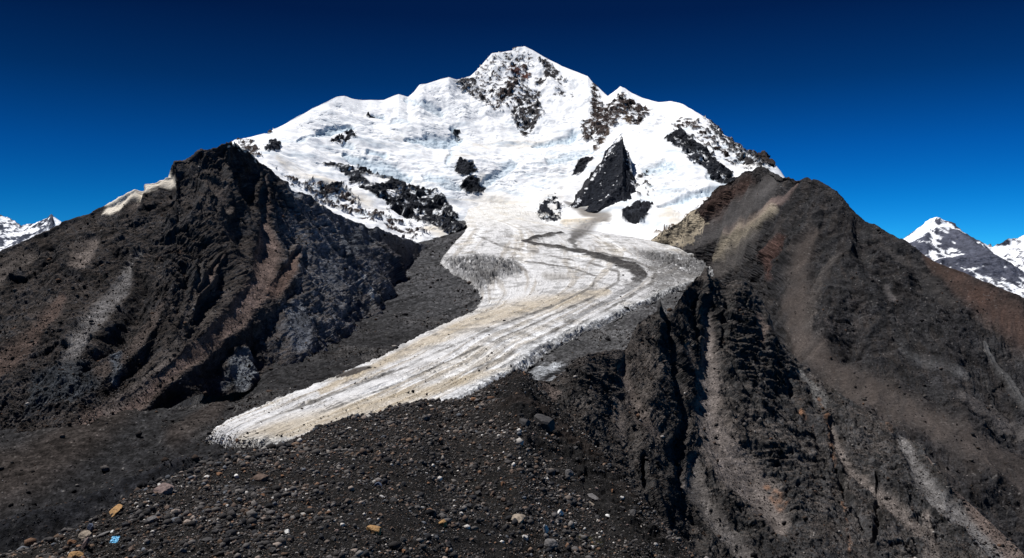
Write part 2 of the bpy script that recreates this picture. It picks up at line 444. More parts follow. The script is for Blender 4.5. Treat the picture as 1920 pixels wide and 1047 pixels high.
def build_glacier():
    g = np.array(GL, float); n = len(g)
    s = np.linspace(0, n - 1, int(800 * DETAIL)); i = np.clip(s.astype(int), 0, n - 2); t = (s - i)[:, None]
    Lw = np.stack([valley_Y(g[:, 1]) * (g[:, 0] - HX) / F, valley_Y(g[:, 1])], 1)
    Rw = np.stack([valley_Y(g[:, 3]) * (g[:, 2] - HX) / F, valley_Y(g[:, 3])], 1)
    def cr(A):
        Q = np.vstack([2 * A[0] - A[1], A, 2 * A[-1] - A[-2]])
        a, b, c, d = Q[i], Q[i + 1], Q[i + 2], Q[i + 3]
        return .5 * (2 * b + (c - a) * t + (2 * a - 5 * b + 4 * c - d) * t * t + (3 * b - a - 3 * c + d) * t ** 3)
    A, B = cr(Lw), cr(Rw)
    for _ in range(3):
        A[1:-1] = (A[:-2] + 2 * A[1:-1] + A[2:]) / 4; B[1:-1] = (B[:-2] + 2 * B[1:-1] + B[2:]) / 4
    w = np.linspace(-0.03, 1.03, int(360 * DETAIL))[None, :, None]
    XY = A[:, None] * (1 - w) + B[:, None] * w
    X, Y = XY[..., 0], XY[..., 1]; w = w[..., 0] * np.ones_like(X)
    S = np.cumsum(np.r_[0, np.hypot(*(np.diff((A + B) / 2, axis=0).T))])[:, None] * np.ones_like(X)
    width = np.hypot(*(B - A).T)[:, None]
    edge = np.minimum(w, 1 - w) * width + 7 * fbm2(X / 16, Y / 16, 5, 60, .6) + 5 * fbm2(X / 60, Y / 60, 3, 66)
    snout = (S[-1, 0] - S) + 4 * fbm2(X / 20, Y / 20, 3, 61)
    edge = np.minimum(edge, snout); edge = np.minimum(edge, S * .35 - 18 + 26 * fbm2(X / 50, Y / 50, 4, 59))
    lift = -4 + 9 * sstep(-2, 12, edge) + 12 * sstep(6, 150, edge)
    P = np.stack([X, Y, valley_z(Y) + 3 + lift], -1)
    u, v = seen(P)
    ww = w * 1.0 + .010 * fbm2(X / 70, Y / 70, 3, 62)
    st1 = fbm2(ww * 26, S / 420, 4, 63, .6); st2 = fbm2(ww * 95, S / 160, 3, 64, .6); st3 = noise2(ww * 9, S / 900, 65)
    fine = fbm3(P, (9, 9, 9), 4, 66, .6, ridged=True); big = fbm2(X / 60, Y / 60, 4, 67)
    st2 = st2 * sstep(-.25, .3, big + .3 * fbm2(X / 25, Y / 25, 3, 58)) + .12 * fine
    wu, wv = u + 9 * fbm2(X / 45, Y / 45, 3, 68), v + 4 * fbm2(X / 45, Y / 45, 3, 69)
    crev = sstep(-8, 12, poly(wu, wv, [(830, 485), (870, 478), (930, 480), (970, 490), (985, 510), (940, 525), (900, 545), (880, 530), (845, 512)]))
    crev = np.maximum(crev, .7 * sstep(-6, 10, poly(wu, wv, [(1190, 470), (1290, 475), (1395, 490), (1390, 512), (1340, 522), (1280, 512), (1220, 490)])))
    edgeice = sstep(30, 4, edge) * sstep(.3, .7, w)
    crk = fbm2((X + .4 * Y) / 16, (Y - .4 * X) / 38, 4, 71, .55)
    crack = sstep(.10, .0, np.abs(crk)) 
    trans = sstep(.035, 0, np.abs(fbm2(S / 22 + 3 * big, ww * 3 + big, 4, 73))) * sstep(.1, .4, big)
    P[..., 2] += 1.5 * st1 + .9 * st2 + .8 * fine + crev * (7 * fbm3(P, (16, 16, 16), 5, 72, .55, True) + 9 * facets(P, 15., 79) - 9 * crack) + 1.4 * facets(P, 8., 57) * sstep(.0, .4, big) - 1.5 * trans
    P[..., 2] += edgeice * (3 * fbm3(P, (11, 11, 8), 4, 74, .55, True) + 2.6 * facets(P, 13., 56)) * sstep(-.3, .25, big)
    low = sstep(640, 760, v)     # towards the snout the ice is dirtier
    c = np.empty(P.shape); c[:] = (0.50, 0.50, 0.51)
    c = mix(c, (0.70, 0.71, 0.73), sstep(.0, .45, st3) * .85)
    head = sstep(452, 405, v); st1 = st1 * (1 - .75 * head); st2 = st2 * (1 - .75 * head)
    dirt = sstep(.0, .42, st1 + .4 * st3)
    c = mix(c, (0.26, 0.22, 0.17), dirt * (.55 + .3 * low))
    c = mix(c, (0.15, 0.15, 0.155), sstep(.06, .40, st2) * (.5 + .35 * low))
    c = mix(c, (0.38, 0.33, 0.25), sstep(.1, .6, big + .5 * st3) * .4)
    # cream band along the inside of the bend and down the right hand side of the tongue
    cb = path(wu, wv, [(1140, 545, 8), (1080, 560, 16), (980, 578, 20), (880, 606, 18), (790, 645, 12), (700, 690, 8), (600, 735, 6)])
    c = mix(c, (0.36, 0.30, 0.215), sstep(1.4, .2, cb) * .9 * (.8 + .5 * st2))
    cb2 = path(wu, wv, [(960, 690, 5), (860, 716, 10), (760, 745, 16), (640, 775, 20), (540, 805, 22), (460, 830, 18)])
    c = mix(c, (0.35, 0.295, 0.215), sstep(1.5, .3, cb2) * .92 * (.8 + .5 * st2))
    sm = path(wu, wv, [(1025, 518, 12), (1060, 520, 10)])
    c = mix(c, (0.2, 0.185, 0.165), sstep(1.2, .1, sm) * .6)
    rd = sstep(-10, 14, poly(wu, wv, [(1215, 500), (1180, 470), (1240, 468), (1300, 478), (1400, 490), (1400, 515), (1330, 526), (1240, 560), (1205, 556), (1225, 525)]))
    c = mix(c, (0.11, 0.108, 0.108), rd * sstep(-.2, .25, fine + .6 * big) * .85)
    # medial moraine; its thin upper hook paints the shadow of an ice cliff
    md = path(wu, wv, [(1058, 437, 2), (1015, 444, 3), (982, 455, 2.5), (1040, 464, 2.5), (1095, 474, 4), (1145, 488, 7), (1185, 502, 10), (1203, 517, 11), (1190, 534, 8), (1150, 556, 5), (1090, 592, 4), (1020, 632, 4), (950, 668, 4), (890, 698, 3)])
    far_m = sstep(545, 500, v)
    c = mix(c, (0.036, 0.034, 0.034), sstep(1.3, .75, md) * np.clip((.40 + .7 * far_m) * (1 + .9 * st2 + .7 * fine + 1.2 * big * (1 - far_m)), 0, 1))
    lens = path(wu, wv, [(632, 706, 3), (665, 697, 6), (694, 690, 3)]); c = mix(c, (0.05, 0.043, 0.038), sstep(1.4, .7, lens))
    c = mix(c, (0.12, 0.115, 0.11), sstep(.1, .42, fbm3(P, (30, 30, 30), 4, 78) + .3 * fine) * .55 * (1 - low))
    up = path(wu, wv, [(1150, 405, 14), (1105, 425, 16), (1080, 438, 13), (1072, 452, 8), (1082, 466, 4), (1110, 478, 3)])
    c = mix(c, (0.055, 0.05, 0.047), sstep(1.2, .3, up) * .85)
    P[..., 2] += 5 * np.exp(-md ** 2) * far_m
    side = np.minimum.reduce([path(u + .4 * (wu - u), v + .4 * (wv - v), p) for p in ([(1110, 470, 1.5), (1190, 490, 2.5), (1232, 510, 3.5), (1222, 532, 3), (1172, 562, 2.5), (1100, 602, 2), (1020, 648, 2), (940, 690, 2)],
        [(1030, 480, 1.5), (1110, 495, 2), (1160, 510, 2.5), (1158, 530, 2.5), (1108, 560, 2), (1000, 608, 2), (880, 660, 2), (760, 714, 2), (600, 774, 2)], [(985, 490, 1.5), (1070, 503, 2), (1118, 518, 2), (1110, 540, 2), (1040, 572, 2), (900, 626, 2), (760, 688, 2), (600, 750, 2), (480, 796, 2)], [(890, 440, 1.5), (940, 462, 2), (1010, 474, 2)])])
    c = mix(c, (0.11, 0.105, 0.10), sstep(1.5, .5, side) * np.clip(.55 + 1.4 * big + .6 * fine, 0, .9))
    c = mix(c, (0.085, 0.085, 0.09), crev * .8 * sstep(-.35, .2, big + fine)); c = mix(c, (0.030, 0.032, 0.038), crev * np.maximum(crack, .5 * sstep(.1, .5, st1)))
    c = mix(c, (0.16, 0.155, 0.15), crev * sstep(.0, .5, big) * .6)
    c = mix(c, (0.70, 0.73, 0.76), edgeice * .5); c = mix(c, (0.07, 0.068, 0.068), edgeice * sstep(.1, .45, fine) * .75)
    c = mix(c, (0.05, 0.048, 0.047), sstep(6, -2, edge) * .9)
    c = mix(c, (0.30, 0.30, 0.31), trans * .7)
    cream_head = sstep(440, 395, v)
    c = mix(c, (0.70, 0.685, 0.65), cream_head * .6); c = mix(c, (0.42, 0.38, 0.32), cream_head * sstep(.1, .5, big) * .5)
    c *= 1 + .22 * fbm3(P, (6, 6, 6), 3, 75)[..., None]
    keep = lift > -3.8
    SURF['ice'] = (P, keep * (.02 + 1.2 * sstep(14, 2, edge) + sstep(1.4, .6, md) * far_m + .5 * crev + .8 * rd + .25 * dirt) * (v > 400))
    c = c * grain(u.shape, .10, 37)[..., None]
    emit("glacier", P, c, .35 + .4 * dirt + .3 * crev, ("glacier_ice",3.0,1.6,.8,.12,.35,.5), keep, "long pale glacier tongue winding down the dark valley from the snow mountain", "glacier", "structure")


# ------------------------------------------------------------------ the snow mountain
def build_snow_mountain():
    px = np.linspace(415, 1590, int(760 * DETAIL))
    L0 = [(415, 340, 2250), (500, 360, 2230), (580, 405, 2200), (650, 440, 2200), (750, 460, 2250), (850, 440, 2480), (950, 408, 2800), (1050, 448, 2380), (1150, 462, 2280), (1250, 480, 2180), (1350, 470, 2200), (1450, 420, 2400), (1590, 520, 2350)]
    L1 = [(415, 302, 2450), (500, 305, 2450), (580, 345, 2450), (650, 375, 2480), (750, 388, 2600), (850, 370, 2850), (950, 348, 3150), (1050, 370, 2950), (1150, 362, 2950), (1250, 360, 2850), (1350, 348, 2800), (1450, 345, 2750), (1590, 505, 2500)]
    L2 = [(415, 287, 2600), (500, 280, 2650), (580, 290, 2750), (650, 310, 2850), (750, 320, 3000), (850, 302, 3250), (950, 294, 3350), (1050, 297, 3350), (1150, 292, 3300), (1250, 290, 3200), (1350, 308, 3000), (1450, 328, 2900), (1590, 495, 2600)]
    L3 = [(415, 281, 2750), (500, 266, 2800), (580, 245, 3050), (650, 240, 3300), (750, 245, 3500), (850, 252, 3700), (950, 262, 3800), (1050, 258, 3800), (1150, 240, 3750), (1250, 235, 3600), (1350, 268, 3250), (1450, 314, 3050), (1590, 487, 2700)]
    CR = [(415, 279, 2900), (440, 262, 2920), (470, 257, 2960), (500, 249, 3000), (530, 234, 3120), (580, 206, 3400), (615, 189, 3600), (632, 181, 3700), (645, 179, 3760), (662, 185, 3800), (680, 187, 3880), (700, 187, 3930), (720, 187, 4000), (735, 181, 4040), (748, 176, 4060), (765, 181, 4100), (775, 172, 4130), (786, 158, 4160), (800, 156, 4200),
          (825, 148, 4280), (842, 144, 4320), (858, 149, 4380), (882, 143, 4480), (895, 130, 4560), (910, 112, 4640), (922, 99, 4700), (940, 97, 4760), (960, 94, 4800), (972, 87, 4860), (985, 87, 4900), (1000, 94, 4880), (1030, 112, 4800), (1055, 124, 4700),
          (1080, 133, 4600), (1102, 142, 4500), (1115, 158, 4420), (1128, 170, 4350), (1140, 180, 4300), (1150, 172, 4260), (1163, 161, 4240), (1172, 165, 4220), (1185, 174, 4180), (1205, 183, 4120), (1235, 191, 4020), (1258, 190, 3960), (1280, 195, 3880), (1300, 205, 3780), (1330, 226, 3640), (1360, 254, 3500), (1400, 285, 3300), (1420, 294, 3220),
          (1430, 284, 3180), (1445, 298, 3120), (1465, 322, 3060), (1490, 360, 3000), (1540, 430, 2900), (1590, 480, 2800)]
    P = loft(px, [L0, L1, L2, L3, CR], scale_rows(90, 130, 110, 170), (700, 700))
    N = normals(P); u, v = seen(P); X, Y, Z = P[..., 0], P[..., 1], P[..., 2]
    q = fbm3(P, (190, 190, 190), 4, 100)
    wu, wv = u + 7 * fbm3(P, (60, 60, 60), 4, 101), v + 6 * fbm3(P, (60, 60, 60), 4, 104)
    # bare rock and some painted shade: outlines, how much is covered, colour
    dk, wm, gy = (0.027, 0.030, 0.038), (0.070, 0.054, 0.050), (0.062, 0.058, 0.060)
    rocks_and_shade = [
        ([(903, 120), (925, 102), (970, 94), (985, 96), (1000, 106), (996, 130), (988, 165), (965, 195), (935, 206), (912, 192), (900, 165), (893, 145)], .43, wm),
        ([(955, 118), (975, 112), (992, 120), (992, 140), (978, 150), (957, 180), (940, 195), (930, 185), (945, 160), (955, 140)], .66, wm),
        ([(852, 152), (870, 146), (888, 148), (905, 165), (925, 183), (918, 195), (890, 178), (868, 167)], .66, gy),
        ([(990, 158), (1012, 165), (1014, 190), (1018, 218), (1006, 235), (985, 253), (972, 238), (957, 216), (962, 195), (978, 175)], .64, gy),
        ([(1010, 112), (1025, 113), (1046, 134), (1042, 150), (1026, 146), (1016, 130)], .64, gy),
        ([(1001, 140), (1020, 148), (1024, 156), (1002, 152)], .62, gy), ([(1040, 142), (1066, 150), (1060, 158), (1040, 152)], .52, gy),
        ([(1034, 165), (1080, 168), (1076, 181), (1040, 179)], .45, gy),
        ([(1110, 150), (1118, 150), (1124, 185), (1135, 200), (1163, 172), (1188, 186), (1222, 208), (1202, 226), (1184, 234), (1168, 218), (1150, 238), (1135, 262), (1112, 282), (1118, 256), (1090, 260), (1094, 236), (1108, 205)], .66, wm),
        ([(1092, 232), (1112, 205), (1135, 205), (1130, 235), (1110, 258), (1090, 260)], .66, gy),
        ([(1243, 260), (1262, 240), (1282, 246), (1310, 262), (1345, 298), (1382, 330), (1350, 340), (1322, 322), (1290, 302), (1270, 276)], .72, dk),
        ([(1258, 232), (1276, 218), (1300, 228), (1330, 250), (1365, 284), (1388, 300), (1372, 306), (1330, 272), (1295, 246)], .58, wm),
        ([(1314, 214), (1340, 232), (1380, 266), (1420, 292), (1435, 284), (1455, 312), (1410, 312), (1370, 284), (1328, 240)], .62, gy),
        ([(850, 312), (863, 301), (885, 306), (896, 318), (880, 326), (856, 322)], .82, dk), ([(862, 346), (884, 325), (896, 335), (909, 352), (905, 361), (874, 361)], .80, dk),
        ([(612, 302), (645, 306), (675, 312), (700, 325), (735, 328), (765, 345), (800, 353), (832, 370), (850, 388), (872, 420), (880, 446), (840, 446), (800, 420), (762, 398), (726, 384), (690, 364), (655, 338)], .70, dk),  # cliff band below the snow; its shadow is in the dark colour
        ([(620, 262), (648, 250), (660, 234), (666, 264), (640, 266)], .66, dk), ([(497, 280), (512, 268), (528, 272), (522, 284), (500, 290)], .7, dk),  # first outline: shaded side of a serac, painted dark
        ([(692, 210), (716, 214), (712, 220), (694, 217)], .9, dk), ([(852, 240), (866, 238), (866, 262), (855, 258)], .6, dk),  # first outline: shaded underside of a cornice, painted dark
        ([(520, 318), (560, 336), (600, 345), (645, 362), (690, 385), (720, 398), (795, 428), (825, 455), (760, 446), (640, 400), (560, 355)], .47, wm),
        ([(600, 348), (640, 352), (635, 366), (600, 362)], .75, dk),
        ([(1018, 384), (1044, 362), (1056, 385), (1046, 422), (1020, 418), (1000, 408)], .58, dk),
        ([(1168, 398), (1194, 377), (1226, 384), (1216, 400), (1190, 412), (1168, 410)], 1.0, dk),
        ([(1075, 322), (1092, 300), (1108, 300), (1096, 318), (1082, 326)], .95, dk),
        ([(1290, 395), (1330, 362), (1400, 330), (1420, 350), (1330, 420), (1260, 470), (1215, 462), (1235, 438)], .52, (0.16, 0.12, 0.09)),
        ([(1190, 330), (1215, 315), (1225, 345), (1215, 370), (1195, 372)], .36, gy), ([(440, 258), (470, 262), (492, 300), (470, 300)], .5, wm),
        ([(488, 244), (512, 240), (505, 250)], .9, wm), ([(1405, 285), (1440, 282), (1455, 310), (1430, 304)], .85, wm)]
    stre = fbm3(np.stack([X, Y, Z], -1), (34, 60, 80), 5, 110, .62); spk = fbm3(np.stack([X + .5 * Z, Y, Z], -1), (30, 40, 17), 5, 115, .7)
    lace = .40 * stre + .95 * spk
    rock = np.zeros_like(u); c = np.empty(P.shape); c[:] = SNOW; rc = np.empty(P.shape); rc[:] = dk
    for pts, dens, colr in rocks_and_shade:
        m = sstep(-9, 5, poly(wu, wv, pts)) * dens
        rr = sstep(.42, .52, m * .92 + lace * (1.9 - 1.65 * dens) - .03) * sstep(.12, .45, m / dens)
        k = rr > rock; rc[k] = np.array(colr) * (1.0 if dens >= .70 else 1.); rock = np.maximum(rock, rr)
    rock *= 1 - .95 * sstep(-3, 4, poly(wu, wv, [(675, 332), (700, 327), (735, 332), (720, 346), (695, 350)]))
    rc *= .66 * (1 + .9 * spk + .5 * q)[..., None] * grain(u.shape, .25, 36)[..., None]
    rc = mix(rc, (0.12, 0.05, 0.04), sstep(1.2, .2, path(wu, wv, [(955, 132, 8), (978, 130, 12), (990, 138, 8)])) * .8)
    rc = mix(rc, (0.15, 0.11, 0.08), sstep(1.2, .2, path(wu, wv, [(1175, 222, 10), (1135, 262, 9), (1118, 282, 5)])) * .7)
    # broken ice
    ice = np.zeros_like(u)
    for pts, a in (([(600, 236), (660, 236), (668, 262), (600, 256)], .3), ([(650, 282), (780, 296), (850, 320), (860, 366), (790, 352), (700, 316)], .45),
                   ([(905, 288), (1000, 285), (1090, 258), (1098, 290), (1060, 330), (980, 350), (900, 352)], .5), ([(1195, 308), (1260, 312), (1270, 345), (1235, 372), (1195, 372)], .5), ([(880, 300), (930, 300), (940, 350), (890, 350)], .4), ([(900, 362), (1000, 372), (1010, 412), (860, 402)], .25)):
        ice = np.maximum(ice, min(1, a * 1.6) * sstep(-12, 10, poly(wu, wv, pts)))
    cliff = np.zeros_like(u)
    for pts, a in (([(598, 246, 4), (625, 240, 6), (660, 237, 5)], 1), ([(762, 260, 3), (800, 263, 8), (840, 268, 7), (856, 258, 6)], 1), ([(692, 284, 4), (722, 290, 5)], .9), ([(648, 288, 4), (700, 312, 9), (742, 320, 9), (765, 332, 6)], .9), ([(760, 186, 3), (800, 194, 4), (828, 206, 5)], .6),
                   ([(905, 345, 6), (945, 322, 8), (962, 308, 6)], .8), ([(1004, 276, 4), (1058, 262, 6), (1076, 250, 5)], 1), ([(1030, 304, 6), (1080, 290, 8), (1104, 282, 5)], .7), ([(1212, 322, 6), (1245, 310, 7), (1264, 318, 5)], .8), ([(1238, 388, 3), (1300, 362, 4), (1350, 350, 3)], .9), ([(700, 212, 4), (717, 215, 4)], 1),  # last stroke tints the cornice's shaded underside
                   ([(852, 238, 5), (860, 262, 6)], .9), ([(735, 225, 3), (765, 228, 5)], .5), ([(560, 258, 2), (590, 250, 3)], .6), ([(800, 330, 6), (840, 348, 7), (862, 352, 5)], .7), ([(840, 300, 4), (850, 285, 4)], .7), ([(650, 268, 5), (660, 275, 4)], .8), ([(1330, 330, 4), (1368, 336, 5)], .5)):
        cliff = np.maximum(cliff, a * sstep(1.9, .7, path(wu, wv, pts)))
    ser = fbm3(P, (42, 42, 30), 5, 120, .58, True)
    lat = fbm3(P, (130, 130, 16), 4, 125, .55); crack = sstep(.045, .0, np.abs(lat)) * sstep(-.08, .25, fbm3(P, (160, 160, 160), 3, 126))
    N6 = blur(N, 8); gx, gy_ = slope_grad(N6)
    e = erosion(X + 40 * q, Y, gx, gy_, 210., 5, 9, .55)
    hi = sstep(260, 190, v) * .8 + .25
    crest = sstep(0, 26, v - curve(px, CR, 1, False)[None])
    zz = (Z + 90 * fbm3(P, (240, 240, 240), 4, 150)) / 62; saw = zz - np.floor(zz); saw = saw - sstep(.82, 1., saw)
    d = 20 * e * hi * (.25 + .75 * crest) + 34 * q * crest - 12 * cliff + ice * (5 * ser + 7 * saw * sstep(-.2, .3, lat)) - 5 * crack * (1 - rock) * crest + rock * (5 * spk + 8 * fbm3(P, (45, 60, 90), 5, 130, .5, True) + 12 * facets(P, 48., 151) + 6 * facets(P, 22., 152))
    P = P + N6 * d[..., None]
    # snow: clean white with old cream layers, blue where the ice breaks, plus painted blue-grey shading
    dirt = np.maximum.reduce([sstep(1.3, 0, path(wu, wv, p)) * a for p, a in (
        ([(890, 272, 6), (980, 272, 12), (1070, 266, 10)], .55), ([(905, 330, 12), (900, 370, 26), (980, 388, 20), (1050, 360, 14)], .45), ([(520, 296, 6), (600, 340, 12), (690, 380, 12)], .65),
        ([(1080, 380, 14), (1130, 405, 20), (1060, 425, 16)], .85), ([(1250, 400, 24), (1280, 430, 30), (1240, 455, 20)], .75), ([(1040, 400, 20), (1000, 410, 15)], .5), ([(800, 430, 10), (830, 440, 14)], .8))])
    dirt = np.clip(dirt * (.8 + .8 * fbm3(P, (90, 90, 20), 4, 140)) , 0, 1)
    c = mix(c, (0.56, 0.49, 0.38), dirt)
    soft = fbm3(np.stack([X, Y, Z], -1), (170, 170, 34), 5, 147, .6); c = mix(c, (0.50, 0.56, 0.62), sstep(.0, .40, soft) * .78 * sstep(170, 250, v)); c = mix(c, (0.62, 0.66, 0.70), sstep(.1, .4, fbm3(np.stack([X, Y, Z], -1), (22, 90, 90), 4, 148, .6)) * .4 * sstep(300, 200, v))  # soft blue-grey shading painted into the snow colour
    lay = sstep(.15, .6, fbm3(P, (400, 400, 24), 4, 143)) * sstep(235, 285, v)
    c = mix(c, (0.60, 0.555, 0.47), lay * .65)
    c = mix(c, (0.46, 0.56, 0.64), ice * sstep(.0, .6, -ser + .3) * .8)
    c = mix(c, (0.30, 0.38, 0.46), ice * sstep(.35, .75, -ser + .15) * .7)  # crevasse shading painted into the hollows between seracs
    flute = fbm3(np.stack([X, Y, Z], -1), (11, 60, 60), 3, 146, .6)
    c = mix(c, (0.50, 0.60, 0.68), cliff * .8); c = mix(c, (0.20, 0.27, 0.34), cliff * sstep(-.05, .3, flute + .4 * ser - .1) * .8)
    c = mix(c, (0.36, 0.42, 0.48), crack * .6)
    scree = sstep(1.2, .3, path(wu, wv, [(1062, 376, 6), (1100, 394, 12), (1135, 402, 15), (1110, 420, 14), (1075, 440, 12)]))
    c = mix(c, (0.13, 0.12, 0.115), scree * .8)
    c = c + (rc - c) * rock[..., None]
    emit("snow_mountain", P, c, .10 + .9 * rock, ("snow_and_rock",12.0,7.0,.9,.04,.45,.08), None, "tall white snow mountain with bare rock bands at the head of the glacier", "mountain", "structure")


def build_pyramid():
    px = np.linspace(1062, 1210, int(190 * DETAIL))
    base = [(1062, 392, 2820), (1075, 388, 2800), (1090, 392, 2780), (1120, 398, 2760), (1150, 397, 2760), (1180, 384, 2800), (1210, 376, 2840)]
    cr = [(1062, 388, 2840), (1070, 380, 2860), (1085, 358, 2930), (1093, 342, 2980), (1110, 321, 3060), (1130, 292, 3140), (1142, 272, 3200), (1152, 258, 3230), (1160, 250, 3240), (1166, 247, 3240), (1171, 256, 3220), (1174, 272, 3200), (1182, 294, 3140), (1189, 318, 3080), (1194, 340, 3010), (1199, 362, 2930), (1210, 374, 2860)]
    P = loft(px, [base, cr], scale_rows(260), (160, 260)); N = normals(P)
    rough = np.ones(P.shape[:2])
    P, e, cg, b = rock_relief(P, N, 110., 13., 201, rough, 78, erode=1.3, crag=.35, bed_amp=.1, ledge=.1, block=.25)
    u, v = seen(P); n = fbm3(P, (16, 16, 16), 4, 205)
    c = np.empty(P.shape); c[:] = (0.018, 0.0205, 0.027); c = mix(c, (0.046, 0.048, 0.055), sstep(-.1, .4, n + .5 * e + .3 * cg) * .7)
    left = sstep(0, 26, v - (248 + (1166 - u) * 1.42)); c = mix(c, (0.05, 0.05, 0.053), sstep(14, 0, np.abs(u - (1150 - (v - 262) * .62))) * sstep(280, 330, v) * .6)
    edgep = sstep(8, 0, np.minimum(np.abs(u - (1166 - (v - 248) * .62)), np.abs(u - (1168 + (v - 248) * .26))))
    sn = sstep(.46, .6, fbm3(P, (24, 24, 24), 4, 207) + .36 * edgep + .30 * sstep(.1, .5, cg) + .55 * sstep(16, 0, u - (1166 - (v - 246) * .70)) * sstep(300, 260, v) - .05)
    c = mix(c, SNOW, sn)
    emit("rock_pyramid", P, c, 1 - .8 * sn, ("black_rock",10.,7.,.45), None, "black pyramid-shaped rock face standing out of the snow below the peak", "rock face", "structure")


# ------------------------------------------------------------------ the dark mountain left of the glacier
LM_FOOT = [(-330, 940, 500), (0, 842, 595), (100, 812, 625), (200, 786, 655), (330, 752, 745), (420, 730, 820), (480, 720, 850), (560, 702, 900), (640, 658, 1030), (700, 616, 1200), (740, 576, 1400), (775, 508, 1900), (800, 475, 2150), (850, 455, 2350)]
LM_CREST = [(-330, 590, 900), (-150, 520, 960), (0, 470, 1010), (60, 446, 1035), (120, 419, 1058), (190, 386, 1085), (250, 353, 1105), (300, 329, 1118), (311, 323, 1120), (315, 303, 1122), (322, 294, 1125), (345, 292, 1138), (362, 280, 1150), (375, 271, 1160), (400, 267, 1182), (415, 261, 1200), (438, 259, 1220), (447, 265, 1235), (465, 280, 1260), (490, 302, 1290),
            (520, 325, 1330), (545, 341, 1365), (575, 360, 1410), (600, 374, 1450), (625, 392, 1500), (660, 408, 1590), (705, 424, 1720), (735, 436, 1860), (765, 446, 2050), (800, 457, 2250), (850, 460, 2420)]


def between(A, B, a, b, px):
    out = []
    for p in px:
        y0, Y0 = curve(np.array([p]), A, 1, True)[0], curve(np.array([p]), A, 2, True)[0]
        y1, Y1 = curve(np.array([p]), B, 1, False)[0], curve(np.array([p]), B, 2, False)[0]
        out.append((p, y0 + (y1 - y0) * a, Y0 + (Y1 - Y0) * b))
    return out


